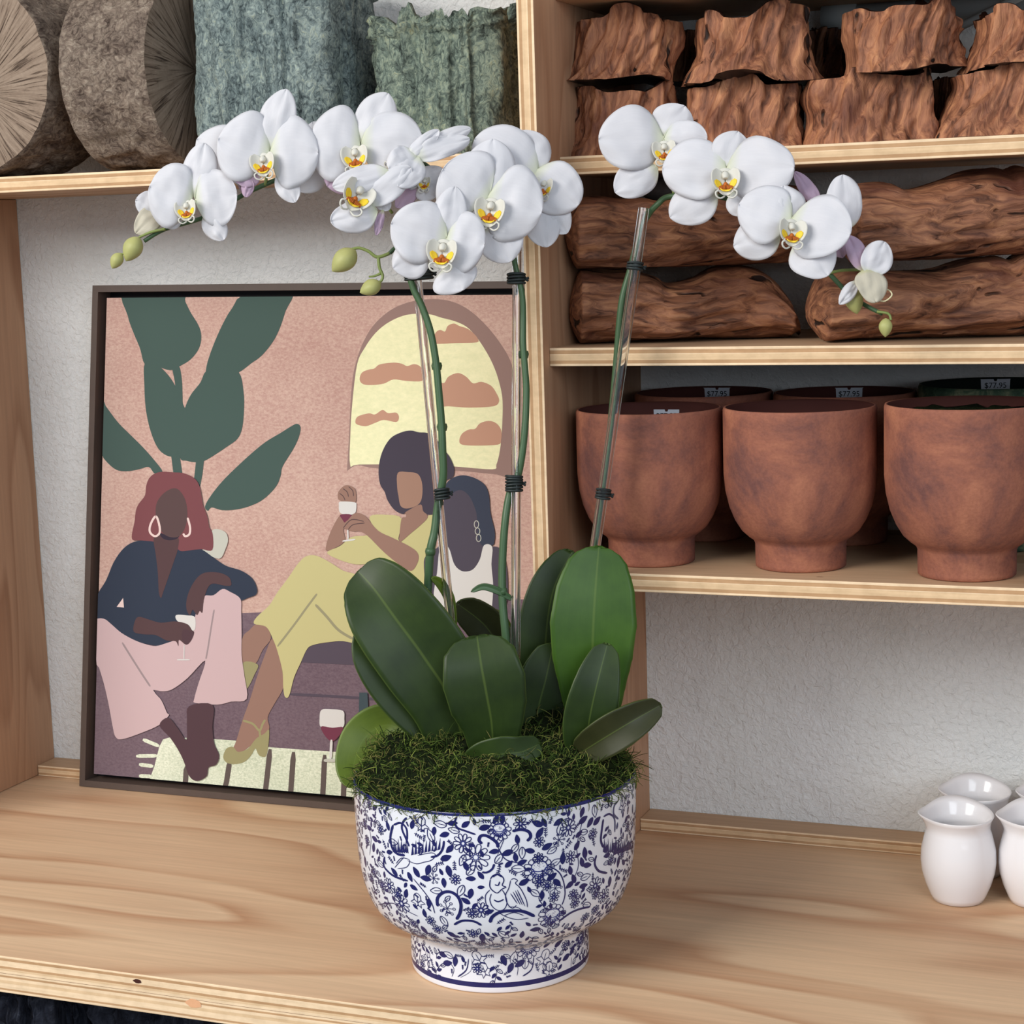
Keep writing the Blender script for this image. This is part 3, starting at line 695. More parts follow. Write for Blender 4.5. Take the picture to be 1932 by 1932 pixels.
# back row, half hidden, with shade tinted into their wood
for (x0, x1, yt, yb, lab, sd) in ((1262, 1330, 62, 158, 'shade-tinted driftwood planter behind the gap between the first two upper planters', 31), (1505, 1598, 58, 158, 'shade-tinted driftwood planter deep behind the gap left of the horned planter', 32), (1748, 1800, 150, 262, 'shade-tinted driftwood planter behind the gap in the bottom row', 33)):
    driftpot([(x0, yt+6), ((x0+x1)/2, yt), (x1, yt+2)], [(x0, yb), (x1, yb)], [(x0, yb), (x0+4, yt+6)], [(x1, yb), (x1-3, yt+2)], -.05, .05, 'driftwood_planter', lab, sd, M['drift_shade'], zbase=(zb if yb > 200 else None))
# bottom row
driftpot([(1080,170),(1110,168),(1130,178),(1145,182),(1180,178),(1215,180),(1230,172),(1240,160),(1262,162),(1272,178)], fl(292, 1070, 1120, 1200, 1285), [(1068,292),(1085,262),(1082,225),(1080,190),(1080,170)], [(1290,292),(1280,250),(1276,210),(1272,178)], Y1, .11, 'driftwood_planter', 'leftmost driftwood planter in the bottom row, scooped rim, beside the upright', 1, M['drift_z'], zb)
driftpot([(1303,168),(1325,170),(1345,160),(1370,143),(1395,141),(1415,152),(1432,166),(1470,165),(1500,162),(1508,168)], fl(280, 1300, 1360, 1450, 1520), [(1300,280),(1294,240),(1296,205),(1303,168)], [(1522,280),(1514,240),(1512,190),(1508,168)], Y1, .11, 'driftwood_planter', 'driftwood planter with round hump and knot hole in the bottom row', 2, M['drift_z'], zb)
driftpot([(1524,154),(1545,156),(1570,150),(1590,137),(1615,140),(1640,148),(1690,150),(1715,148),(1732,128),(1745,122),(1753,130)], fl(272, 1520, 1590, 1680, 1765), [(1520,272),(1526,230),(1516,185),(1524,154)], [(1772,272),(1757,225),(1755,180),(1753,130)], Y1, .11, 'driftwood_planter', 'driftwood planter with a low horn on the right of its rim, bottom row', 4, M['drift_z'], zb)
driftpot([(1800,146),(1825,142),(1850,136),(1872,122),(1890,108),(1920,104),(1960,110),(1990,140)], fl(262, 1762, 1830, 1920, 2000), [(1762,262),(1775,232),(1795,190),(1804,165),(1800,146)], [(2010,262),(1998,220),(1994,180),(1990,140)], Y1-.01, .11, 'driftwood_planter', 'driftwood planter with splayed left foot at the right frame edge, bottom row', 6, M['drift_z'], zb)
# top row
TY = Y1-.004
driftpot([(1086,44),(1105,43),(1125,42),(1138,34),(1150,22),(1165,17),(1185,18),(1200,27),(1208,36),(1225,34),(1240,45),(1262,44),(1280,48)], [(1054,156),(1090,158),(1150,157),(1185,151),(1215,150),(1240,158),(1265,158)], [(1054,156),(1070,142),(1076,112),(1078,80),(1086,44)], [(1265,158),(1272,130),(1285,90),(1286,72),(1280,48)], TY, .10, 'driftwood_planter', 'leftmost driftwood planter of the top row with a high rounded hump', 11, M['drift_z'])
driftpot([(1322,38),(1335,27),(1350,30),(1356,42),(1400,41),(1425,24),(1445,12),(1475,12),(1500,18),(1512,32),(1522,45)], [(1292,160),(1335,162),(1352,148),(1385,140),(1420,146),(1440,160),(1480,160),(1520,156),(1546,150)], [(1292,160),(1302,135),(1318,105),(1316,70),(1322,38)], [(1546,150),(1530,125),(1522,90),(1522,45)], TY, .10, 'driftwood_planter', 'driftwood planter on two splayed feet in the top row', 12, M['drift_z'])
driftpot([(1592,26),(1608,22),(1625,30),(1645,30),(1660,22),(1700,22),(1730,20),(1745,6),(1750,-6),(1762,-10),(1772,-2),(1780,18),(1795,45),(1812,58)], [(1606,140),(1640,144),(1690,142),(1720,135),(1750,128),(1790,132),(1805,126)], [(1606,140),(1604,110),(1596,70),(1592,26)], [(1805,126),(1808,100),(1804,80),(1812,58)], TY, .10, 'driftwood_planter', 'driftwood planter with a tall pointed horn reaching the top of the picture', 14, M['drift_z'])
driftpot([(1850,38),(1862,20),(1885,18),(1910,34),(1940,24),(1975,20),(2000,40)], [(1822,138),(1860,130),(1920,128),(2000,134)], [(1822,138),(1835,110),(1850,80),(1852,55),(1850,38)], [(2000,134),(2004,90),(2000,40)], TY, .10, 'driftwood_planter', 'driftwood planter at the right frame edge in the top row', 16, M['drift_z'])

def driftlog(T, B, x0, x1, y, dpt, label, seed, zbase=None):
    T, B = smoothpath(T), smoothpath(B); NX, NA = 150, 64
    dd = depth(PY((x0+x1)/2, (T[0][1]+B[0][1])/2, y)); P = []
    for i in range(NX+1):
        u = i/NX; x = x0+(x1-x0)*u; yt, yb = lerp(T, x), lerp(B, x)
        e = min(1, (math.sin(PI*min(max(u, 0), 1))*6.0)**.5) if 0 < u < 1 else 0.0
        a, c = PD(x, yt, dd), PD(x, yb, dd)
        if zbase is not None and c.z < zbase+.004: c.z = zbase+.001
        mid = (a+c)/2; hh = (a-c).length/2; row = []
        for j in range(NA):
            an = 2*PI*j/NA; up = math.sin(an); fr = math.cos(an)
            d = fbm((u*2.2+seed, up*1.4, fr*1.4), 1.5, 3)*.012+fbm((u*2.5+seed, up*7, fr*7), 1.2, 4)*.006
            su_ = (1 if up > 0 else -1)*abs(up)**.85
            p = mid+VU*(hh*e*su_)+HF*(-dpt/2*e*fr)
            p += (VU*up*.25-HF*fr)*d*e
            if zbase is not None and p.z < zbase+.0006: p.z = zbase+.0006
            row.append(p)
        P.append(row)
    b = MB(); b.grid(P, 0, True)
    lo = min((p for r in P for p in r), key=lambda p: p.z)
    o = b.build('driftwood_log', M['drift_x'], loc=(P[NX//2][0].x, P[NX//2][0].y, lo.z)); tag(o, label, 'driftwood log'); return o
Y2 = -.19
zb2 = SH2+.0006
driftlog([(1072,530),(1085,512),(1100,508),(1120,511),(1158,516),(1196,514),(1235,523),(1252,534),(1280,532),(1310,522),(1340,506),(1373,500),(1405,502),(1437,513),(1463,538),(1485,570),(1501,602),(1507,640)], [(1072,652),(1507,647)], 1072, 1507, Y2, .12, 'driftwood log resting on the middle shelf at the left, lower of the stack', 41, zb2)
driftlog([(1520,545),(1540,522),(1575,512),(1640,510),(1743,511),(1789,500),(1832,487),(1870,484),(1897,492),(1910,482),(1932,476),(2000,500),(2080,560)], [(1522,645),(2080,640)], 1522, 2060, Y2, .12, 'driftwood log resting on the middle shelf at the right frame edge, lower of the stack', 47, zb2)
driftlog([(1062,400),(1080,380),(1096,374),(1131,370),(1170,373),(1209,371),(1250,377),(1300,366),(1370,362),(1430,352),(1500,352),(1560,400)], [(1062,470),(1075,498),(1095,507),(1170,506),(1249,503),(1384,498),(1480,494),(1560,480)], 1062, 1565, Y2, .115, 'driftwood log lying on top of the left lower log', 53)
driftlog([(1580,372),(1600,350),(1640,344),(1680,347),(1705,357),(1740,352),(1790,333),(1830,321),(1870,317),(1895,322),(1905,315),(1932,318),(2000,340),(2080,400)], [(1580,470),(1600,493),(1690,492),(1800,486),(1932,478),(2080,470)], 1580, 2060, Y2, .115, 'driftwood log lying on top at the right frame edge', 59)
# grey stone on the log, black box on the wall, pipes
b = MB(); P = []; cst = PD(1256, 360, depth(PY(1256, 360, -.16)))
for i in range(15):
    ph = PI*i/14; P.append([cst+Vector(((.026+fbm((math.cos(2*PI*j/24)*2, math.sin(2*PI*j/24)*2, i*.3), 1.2, 3)*.006)*math.sin(ph)*math.cos(2*PI*j/24), .022*math.sin(ph)*math.sin(2*PI*j/24), .014*math.cos(ph))) for j in range(24)])
b.grid(P, 0, True); tag(b.build('stone', flat('grey_stone', S(120, 120, 122), .6, .4, (220, .45)), loc=cst-Vector((0, 0, .014))), 'small grey stone lying on the upper left driftwood log', 'stone')
a, c = PY(1106, 338, -.001), PY(1160, 376, -.001)
b = MB(); b.box((a.x, -.035, c.z), (c.x, -.001, a.z)); tag(b.build('junction_box', M['black'], loc=(a.x, -.001, c.z), smooth=False, bevel=.002), 'small black junction box on the wall in the dark driftwood log bay', 'electrical box')
b = MB(); a, c = PY(1556, 26, -.03), PY(2100, -4, -.03); zc = PY(1700, 24, -.03).z
b.tube([(a.x, -.03, zc), (.48, -.03, zc)], .012, 20); b.tube([(a.x-.002, -.03, zc), (a.x+.035, -.03, zc)], .0145, 20)
tag(b.build('water_pipe', M['pvc'], loc=(a.x, -.03, zc)), 'fat grey plastic pipe running along the wall above the driftwood planters', 'pipe')
b = MB(); b.tube([PY(1800, 56, -.055), PY(1925, -6, -.055), PY(2010, -60, -.055)], .0045, 12)
tag(b.build('thin_pipe', M['pvc'], loc=PY(1800, 56, -.055)), 'thin grey pipe slanting in front of the fat wall pipe', 'pipe')

# ------------------------------------------------------------------ terracotta pots
def text_mesh(body, size, origin, right, up, mat, name, parent):
    cu_ = bpy.data.curves.new(name, 'FONT'); cu_.body = body; cu_.size = size; cu_.align_x = 'CENTER'; cu_.align_y = 'CENTER'; cu_.extrude = .00005
    t = bpy.data.objects.new(name, cu_); scene.collection.objects.link(t)
    me = bpy.data.meshes.new_from_object(t.evaluated_get(bpy.context.evaluated_depsgraph_get()))
    scene.collection.objects.unlink(t); bpy.data.objects.remove(t)
    nrm = right.cross(up); L = Vector(parent['_loc'])
    for v in me.vertices: v.co = origin+right*v.co.x+up*v.co.y+nrm*(v.co.z+.0004)-L
    me.materials.clear(); me.materials.append(mat)
    o = bpy.data.objects.new(name, me); scene.collection.objects.link(o); o.parent = parent; o['_loc'] = tuple(L); return o
def clay_pot(cx, cy, sc, label, mats, tagged=False, soil=False, tagshift=0.0, group=None, tagdrop=0.0):
    prof = [(.0435, 0), (.0448, .001), (.045, .004), (.0452, .024), (.047, .0275), (.052, .031), (.0585, .037), (.065, .0475), (.0705, .061), (.0742, .077), (.0757, .094), (.0758, .120), (.0757, .152), (.0757, .158), (.0748, .1605), (.0728, .1605), (.0718, .158), (.0715, .12), (.068, .075), (.05, .045), (.002, .042)]
    prof = [(r*sc, z*sc) for r, z in prof]; c = (cx, cy, SH3+.0003)
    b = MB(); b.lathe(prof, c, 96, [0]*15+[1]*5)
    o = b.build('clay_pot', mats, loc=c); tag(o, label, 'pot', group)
    if tagged:
        ang = math.atan2(-CY-cy, -cx)+PI+tagshift      # inside far wall
        d = Vector((math.cos(ang), math.sin(ang), 0)); cen = Vector((cx, cy, SH3+.1605*sc-.0075-tagdrop))+d*(.0705*sc); up = Vector((0, 0, 1)); right = (d).cross(up).normalized()
        w_, h_ = .0155, .0075
        tb = MB(); tb.add([cen-right*w_-up*h_, cen+right*w_-up*h_, cen+right*w_+up*h_*.8, cen+right*.002+up*h_*.8, cen+right*.0012+up*h_*.5, cen-right*.0012+up*h_*.5, cen-right*.002+up*h_*.8, cen-right*w_+up*h_*.8], [tuple(range(8))])
        t = tb.build('price_tag', M['tag'], o, smooth=False, solid=.0004)
        text_mesh('$77.95', .0085, cen-up*.001-d*.0002, right, up, M['ink'], 'price_text', t)
    if soil:
        sb = MB(); P = []; rs = random.Random(5)
        for i in range(12): P.append([Vector((cx+.071*sc*i/11*math.cos(a*PI/20), cy+.071*sc*i/11*math.sin(a*PI/20), SH3+.150*sc+rs.uniform(-.002, .004))) for a in range(40)])
        sb.grid(P, 0, True); s_ = sb.build('dried_moss', M['soil'], loc=(cx, cy, SH3+.15), solid=.001); tag(s_, 'dark dried moss filling the front right terracotta pot', 'moss', kind='stuff')
    return o
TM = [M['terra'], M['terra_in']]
clay_pot(-.5655, -.2463, .985, 'leftmost front terracotta footed pot, behind the acrylic stake', TM, True, tagshift=-.27, tagdrop=.0065)
clay_pot(-.4103, -.2438, 1.0, 'middle front terracotta footed pot', TM)
clay_pot(-.2452, -.2582, 1.03, 'front terracotta footed pot at the right, filled with dark moss', TM, soil=True)
clay_pot(-.5545, -.0795, 1.0, 'rear terracotta pot with a price tag, left of the two behind', TM, True, tagshift=-.22)
clay_pot(-.3985, -.0795, 1.0, 'rear terracotta pot with a price tag behind the middle and right pots', TM, True, tagshift=-.07)
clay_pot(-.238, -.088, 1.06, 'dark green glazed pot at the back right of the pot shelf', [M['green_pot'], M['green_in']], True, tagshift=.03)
clay_pot(-.078, -.2, 1.03, 'terracotta pot just cut off by the right frame edge', TM)

# ------------------------------------------------------------------ white jugs
def jug(cx, cy, rot, sc, label):
    prof = [(.0235, 0), (.026, .0008), (.0285, .006), (.0335, .018), (.0372, .031), (.0385, .043), (.0378, .055), (.0352, .066), (.0332, .0735), (.0322, .077), (.0328, .081), (.0345, .0865), (.0368, .0905), (.0362, .0915), (.0335, .087), (.0300, .0805), (.0287, .077), (.0300, .073), (.0335, .066), (.036, .055), (.036, .04), (.03, .015), (.001, .006)]
    prof = [(r*sc, z*sc) for r, z in prof]
    def fn(r, z, an, i):
        lip = max(0, (z/sc-.074)/.0165) if 9 <= i <= 15 else 0; lip = min(lip, 1)
        a = math.cos(an-rot); sp = math.exp(-((an-rot+PI) % (2*PI)-PI)**2/.16)
        bk = math.exp(-((an-rot) % (2*PI)-PI)**2/.9)
        back = math.exp(-(((an-math.pi/2-.3)+PI) % (2*PI)-PI)**2/.7)
        rr = r*(1+lip*(.16*sp-.05*math.cos(2*(an-rot))+.02)); zz = z+sc*lip*(.001*sp+.0085*back-.004*math.cos(2*(an-rot))*0)
        return rr, zz
    b = MB(); c = (cx, cy, .0003); b.lathe(prof, c, 96, 0, fn=fn)
    tag(b.build('creamer_jug', M['ceramic'], loc=c), label, 'jug')
p = PZ(1808, 1696, 0); jug(p.x, p.y, PI+.2, 1.0, 'white glazed creamer jug, front left one of the jugs')
p2 = PZ(1955, 1701, 0); jug(p2.x, p2.y, PI+.2, 1.0, 'white glazed creamer jug cut by the right frame edge, in front')
p3 = PZ(1843, 1646, 0); jug(p3.x, p3.y, PI+.1, 1.0, 'white glazed creamer jug standing behind the front left jug')
p4 = PZ(1990, 1652, 0); jug(p4.x, p4.y, PI+.1, 1.0, 'white glazed creamer jug behind at the right frame edge')

# ------------------------------------------------------------------ black planters below
for (pl, pr, y0, lab, sd) in ((-20, 118, -.56, 'black bark-textured planter below the worktop at the far left corner', 5), (150, 420, -.53, 'wide black bark-textured planter below the worktop', 8)):
    a, c = PY(pl, 1915, y0), PY(pr, 1932, y0)
    lichen_pot([(a.x, y0), (c.x-.014, y0), (c.x-.014, y0+.12), (a.x, y0+.12)], -.401, -.055, 'black_planter', lab, sd, M['bark_black'], 'planter', .004)
#PART2
# ------------------------------------------------------------------ blue and white footed bowl
BX, BY = -.6618, -.4575
BPROF = [(.0835, 0), (.0855, .0006), (.0862, .003), (.0866, .008), (.0864, .022), (.0866, .034), (.0874, .040), (.0905, .0445), (.0985, .0490), (.1085, .0545), (.1165, .0615), (.1225, .071), (.1275, .084), (.1310, .099), (.1330, .116), (.1342, .135), (.1348, .155), (.1352, .175), (.1353, .186), (.1346, .1890)]
bp = spline([Vector((r, z)) for r, z in BPROF], 4); bp = [(p.x, p.y) for p in bp]
SL = [0]
for (r0, z0), (r1_, z1) in zip(bp, bp[1:]): SL.append(SL[-1]+math.hypot(r1_-r0, z1-z0))
def rad_z(z): return lerp([(zz, rr) for rr, zz in bp], z)
def s_of_z(z):
    for i in range(len(bp)-1):
        if bp[i][1] <= z <= bp[i+1][1]: return SL[i]+(SL[i+1]-SL[i])*(z-bp[i][1])/max(1e-9, bp[i+1][1]-bp[i][1])
    return 0 if z < 0 else SL[-1]
def prof_s(s):
    s = min(max(s, SL[3]), SL[-3])
    for i in range(len(SL)-1):
        if s <= SL[i+1]:
            u = (s-SL[i])/max(1e-9, SL[i+1]-SL[i]); r = bp[i][0]+(bp[i+1][0]-bp[i][0])*u; z = bp[i][1]+(bp[i+1][1]-bp[i][1])*u
            dr, dz = bp[i+1][0]-bp[i][0], bp[i+1][1]-bp[i][1]; l = math.hypot(dr, dz) or 1; return r, z, dz/l, -dr/l
def hit(px, py):
    r = ray(px, py); t = 1.45; step = .002; pr = None
    while t < 2.1:
        p = C0+r*t; rr = math.hypot(p[0]-BX, p[1]-BY)
        if 0 <= p[2] <= .189 and rr < rad_z(p[2]): 
            an = math.atan2(p[1]-BY, p[0]-BX); return an, p[2]
        t += step
    return None
A0 = math.atan2(-CY-BY, -BX)      # direction of the camera
def dang(an): return (an-A0+PI) % (2*PI)-PI
bowl = MB()
inner = [(.1330, .1885), (.1318, .183), (.130, .12), (.118, .072), (.09, .055), (.001, .052)]
full = bp+inner; ms = []
for i in range(len(full)-1):
    z = (full[i][1]+full[i+1][1])/2
    ms.append(1 if (i < len(bp)+1 and z > .1852) or (.0062 < z < .0095 and i < 20) else 0)
bowl.lathe(full, (BX, BY, .0003), 160, ms)
def on_bowl(a, s, off=.00028):      # a: arc distance in m at radius .12
    r, z, nr, nz = prof_s(s); an = A0+a/.12
    return (BX+(r+nr*off)*math.cos(an), BY+(r+nr*off)*math.sin(an), .0003+z+nz*off)
PXM = .00051/3.22      # size of one unit of the traced crop on the bowl
def uvp(x, y):
    h = hit(640+x/3.22, 1440+y/3.22)
    if h is None: return None
    return dang(h[0])*.12, s_of_z(h[1])
def dpoly(pts, m, off=.00028):
    tr = tessellate_polygon([[Vector((a, s, 0)) for a, s in pts]])
    bowl.add([on_bowl(a, s, off) for a, s in pts], [tuple(t) for t in tr], m)
def dline(pts, wd, m=2, closed=False, off=.00032, n=4):
    q = spline([Vector(p) for p in pts], n, closed)
    if closed: q.append(q[0])
    k = len(q); vs = []
    for i, p in enumerate(q):
        t = q[min(i+1, k-1)]-q[max(i-1, 0)]
        if t.length < 1e-9: t = Vector((1, 0))
        t.normalize(); nn = Vector((-t.y, t.x))*wd/2
        if not closed and i in (0, k-1): nn *= .4
        for z in (p+nn, p-nn): vs.append(on_bowl(z.x, z.y, off))
    bowl.add(vs, [(2*i, 2*i+1, 2*i+3, 2*i+2) for i in range(k-1)], m)
def loc2(c, pts, ang=0, sc=1.0):
    ca, sa = math.cos(ang), math.sin(ang); k = .12/max(.08, prof_s(c[1])[0])
    return [(c[0]+(x*ca-y*sa)*sc*k, c[1]+(x*sa+y*ca)*sc) for x, y in pts]
LW = .00078
def leafshape(L, w_): return [(0, 0), (L*.2, w_*.38), (L*.5, w_*.5), (L*.8, w_*.3), (L, 0), (L*.8, -w_*.3), (L*.5, -w_*.5), (L*.2, -w_*.38)]
def dleaf(c, ang, L=.0075, filled=True):
    L *= 1.22
    pts = loc2(c, [(x-L/2, y) for x, y in leafshape(L, L*.52)], ang)
    if filled: dpoly([(p.x, p.y) for p in spline([Vector(p) for p in pts], 2, True)], 2)
    else:
        dline(pts, LW, 2, True); dline(loc2(c, [(-L*.5, 0), (L*.2, 0)], ang), LW*.8, 2)
def daisy(c, r, n=10):
    for k in range(n):
        a = 2*PI*k/n; dline(loc2(c, [(r*.25, 0), (r*.55, r*.17), (r*.9, r*.15), (r, 0), (r*.9, -r*.15), (r*.55, -r*.17)], a), LW, 2, True, n=2)
    dline(loc2(c, [(r*.2*math.cos(t*PI/4), r*.2*math.sin(t*PI/4)) for t in range(8)]), LW, 3, True, n=2)
def chrys(c, r, ang=PI/2):
    dline(loc2(c, [(r*.5*math.cos(t*PI/6), r*.32*math.sin(t*PI/6)+r*.12) for t in range(12)], ang-PI/2), LW, 3, True, n=2)
    for t in range(22):
        a = R.uniform(0, 2*PI); q = R.uniform(0, .8); x, y = r*.48*q*math.cos(a), r*.3*q*math.sin(a)+r*.12
        dpoly(loc2(c, [(x-.0003, y-.0003), (x+.0003, y-.0003), (x, y+.0004)], ang-PI/2), 3)
    for k in range(13):
        a = 2*PI*k/13; rr = r*(.92 if math.sin(a) < .3 else .78)
        dline(loc2(c, [(r*.5, r*.0), (r*.6, r*.17), (rr, r*.13), (rr*1.04, 0), (rr, -r*.13), (r*.6, -r*.17)], a), LW, 2, True, n=2)
    for k in range(9):
        a = PI+PI*(k+.5)/9; dline(loc2(c, [(r*.35, 0), (r*.5, r*.12), (r*.66, 0), (r*.5, -r*.12)], a), LW*.9, 3, True, n=2)
def maple(c, r, ang=0):
    pts = []
    for k, (a, q) in enumerate([(-90, .35), (-60, .8), (-35, .45), (-5, .95), (25, .5), (60, .85), (90, 1.05), (120, .85), (155, .5), (185, .95), (215, .45), (240, .8)]): pts.append((r*q*math.cos(math.radians(a)), r*q*math.sin(math.radians(a))))
    dline(loc2(c, pts, ang), LW, 2, True, n=2); dline(loc2(c, [(0, -r*.5), (0, r*.7)], ang), LW, 2); dline(loc2(c, [(0, -r*.1), (r*.5, r*.3)], ang), LW, 2); dline(loc2(c, [(0, -r*.1), (-r*.5, r*.3)], ang), LW, 2)
def berries(c, r, n=7):
    for k in range(n):
        a = 2*PI*k/n; dline(loc2(c, [(0, 0), (r*.7, 0)], a), LW*.8, 2)
        dline(loc2(loc2(c, [(r*.85, 0)], a)[0], [(r*.16*math.cos(t*PI/3), r*.16*math.sin(t*PI/3)) for t in range(6)]), LW*.8, 2, True, n=2)
def sprig(c, ang, L=.009):
    dline(loc2(c, [(-L/2, 0), (0, L*.05), (L/2, 0)], ang), LW*.9, 2)
    for t in (-.3, -.05, .2, .4):
        for sg in (-1, 1): dline(loc2(c, [(L*t, 0), (L*(t+.12), L*.2*sg)], ang), LW*1.1, 2)
used = []
def U(x, y):
    p = uvp(x, y)
    if p: used.append(p)
    return p
def thick(pts, wd):
    q = [uvp(x, y) for x, y in pts]; q = [p for p in q if p]
    if len(q) > 1:
        for p in q: used.append(p)
        dline(q, wd*PXM, 2)
for pts, wd in (([(415,330),(392,360),(388,400),(408,460),(430,505)], 13), ([(330,375),(318,450),(330,520),(362,552),(400,560)], 16), ([(335,375),(380,362),(412,400),(416,470)], 12), ([(640,470),(632,520),(600,560),(560,570)], 12),
 ([(280,568),(275,620),(300,660),(345,690),(420,715)], 14), ([(715,325),(705,360),(722,392),(765,412),(830,432)], 11), ([(868,490),(850,470),(862,440),(900,440),(955,480),(965,510)], 17), ([(1050,412),(1100,403),(1148,415),(1160,445),(1138,472)], 17),
 ([(942,610),(930,642),(900,660),(868,660)], 12), ([(600,870),(600,820),(632,786),(682,780),(722,812),(742,860),(736,910),(712,950)], 18), ([(700,980),(750,955),(820,958),(865,985)], 15), ([(916,968),(932,930),(982,902),(1050,897),(1120,902),(1185,928)], 20),
 ([(1330,960),(1400,912),(1460,884),(1522,872)], 14), ([(1262,620),(1330,660),(1362,722),(1370,800),(1350,862)], 7), ([(965,510),(990,560),(1015,585),(1060,600),(1120,612)], 6), ([(455,700),(520,785),(565,850),(582,912)], 6),
 ([(1600,340),(1590,400),(1588,470),(1600,512)], 15), ([(1600,325),(1640,310),(1668,340),(1672,420)], 12), ([(1690,235),(1665,260),(1664,310),(1690,340)], 13), ([(1562,560),(1550,612),(1572,655),(1625,668)], 14), ([(965,500),(1000,460),(960,560)], 4),
 ([(690,1295),(702,1245),(662,1195)], 5), ([(722,1298),(775,1255),(790,1185)], 9), ([(740,1300),(800,1262),(808,1190)], 3), ([(1080,1290),(1082,1232),(1045,1190)], 5), ([(1112,1292),(1165,1250),(1182,1175)], 9), ([(1405,1240),(1410,1180)], 5), ([(480,1240),(490,1190),(500,1120)], 7),
 ([(1420,700),(1450,620),(1440,520),(1452,430),(1475,350)], 5), ([(190,560),(195,470),(185,400)], 4), ([(240,860),(330,850),(420,900),(480,930)], 5)): thick(pts, wd)
for bx in (440, 1660):      # spread wings made of blue spikes
    for k in range(10):
        x = bx+k*(20 if bx == 440 else 12); q = [uvp(x, 560-k*4), uvp(x+16, 555-k*4), uvp(x+8+k, 480-(k % 3)*14)]
        if all(q): dpoly(q, 2)
for bx in (330, 1600):
    for k in range(8):
        x = bx+k*12; q = [uvp(x, 540), uvp(x+13, 548), uvp(x+6, 455+(k % 2)*22)]
        if all(q): dpoly(q, 2)
for pts in ([(350,610),(385,575),(430,590),(415,630),(360,640)], [(420,590),(470,612),(520,600),(560,590),(590,560),(560,545),(480,560)], [(340,635),(370,600),(400,570)]): thick(pts, 4.5)
for f, x, y, r in (('c',760,1120,76),('c',1152,1120,76),('c',1462,1065,50),('c',480,1040,52),('c',972,402,62),('c',1215,640,84),('d',755,485,52),('d',830,570,72),('d',310,745,44),('d',382,852,56),('d',1552,745,48),('d',1602,805,44),('d',1390,392,46),('c',1290,920,80),('d',862,892,44),('m',500,380,48),('m',482,842,48),('m',850,1195,52),('m',885,1262,50),('m',1242,1190,54),('m',1272,1262,48),('m',1722,262,50),('d',1100,366,36),('b',1005,1105,56),('b',1350,1060,50),('b',645,1092,48),('b',660,880,44),('m',540,1180,40),('d',1400,570,34),('b',1330,465,34),('b',575,700,30),('b',160,285,34),('d',215,660,30),('d',600,1010,30),('b',1310,760,40)):
    c = U(x, y)
    if not c: continue
    q = r*PXM*1.12
    if f == 'c': chrys(c, q)
    elif f == 'd': daisy(c, q, 10 if r > 40 else 8)
    elif f == 'm': maple(c, q, R.uniform(-.5, .5))
    else: berries(c, q)
for x, y in ((450,370),(580,412),(640,435),(690,365),(675,520),(650,575),(670,655),(770,370),(885,390),(1080,460),(1200,365),(1242,360),(1215,420),(1330,360),(1450,430),(1475,300),(1480,345),(1520,360),(1560,350),(1260,505),(1155,530),(1020,545),(1070,570),(940,535),(1030,612),(1110,600),(770,625),(640,725),(800,700),(860,680),(520,910),(550,850),(412,790),(457,755),(435,690),(525,700),(340,660),(545,648),(470,662),(800,790),(770,835),(912,902),(1122,720),(1232,800),(1290,690),(1320,725),(1400,650),(1470,600),(1440,500),(1490,545),(1505,620),(1355,577),(1420,700),(1480,745),(220,460),(215,512),(185,395),(220,270),(312,540),(300,380),(1400,740),(1640,720),(1690,600),(1722,602),(635,1165),(710,1202),(660,1215),(690,1040),(870,1060),(872,1125),(960,1130),(1000,1200),(1095,1215),(1040,1245),(1110,1040),(1265,1100),(1330,1092),(1375,1180),(1412,1140),(590,1080),(520,1015),(1190,1010),(950,345),(990,340),(1740,340),(1780,280),(160,600),(1620,560),(1655,1000)):
    c = U(x, y)
    if c: dleaf(c, R.uniform(0, 2*PI), R.uniform(44, 58)*PXM*1.05, True)
for x, y in ((615,370),(1550,292),(1065,520),(970,580),(1110,545),(1290,530),(1310,600),(740,775),(750,590),(590,775),(700,405),(1190,790),(1090,640),(1490,690),(910,1090),(665,1165),(1060,1180),(1340,400),(800,650),(1500,860),(640,960),(1000,1040),(1130,1300-90),(1480,420),(330,500-20),(250,610),(1700,500),(560,560-120)):
    c = U(x, y)
    if c: dleaf(c, R.uniform(0, 2*PI), R.uniform(48, 62)*PXM*1.1, False)
for x, y in ((890,350),(700,620),(280,490),(1390,500),(1360,650),(970,640),(1050,660),(1540,480),(1130,690),(320,590),(910,1170),(1300,1140),(560,1140),(1750,590),(230,740),(610,610),(980,960),(1500,1150),(1200,1240),(480,500-60),(1250,420)):
    c = U(x, y)
    if c: sprig(c, R.uniform(0, 2*PI), 55*PXM)
# pair of birds
for pts, wd in (([(918,705),(935,680),(965,676),(992,690),(1000,715),(990,740),(1012,752),(988,765),(960,785),(930,772),(915,745),(918,705)], 6), ([(925,790),(915,830),(930,870),(965,892),(1000,885),(1018,850),(1008,800),(990,770)], 5), ([(915,770),(890,800),(892,850),(915,900),(935,885)], 5),
 ([(1042,705),(1060,698),(1082,712),(1070,730),(1100,760),(1135,830),(1142,875)], 5), ([(1040,708),(1030,760),(1010,800),(1020,850),(1050,880),(1075,860)], 5), ([(940,830),(965,838),(1000,828)], 8), ([(930,690),(960,672),(990,690)], 12), ([(945,735),(965,740),(975,720)], 7),
 ([(1040,790),(1080,850)], 5), ([(1055,780),(1098,858)], 5), ([(1068,772),(1112,862)], 5), ([(1080,768),(1126,866)], 5), ([(1025,870),(1080,875),(1120,900)], 4), ([(960,900),(1010,930),(1080,950),(1150,940)], 5), ([(1000,925),(1060,905),(1120,925)], 5)): thick(pts, wd)
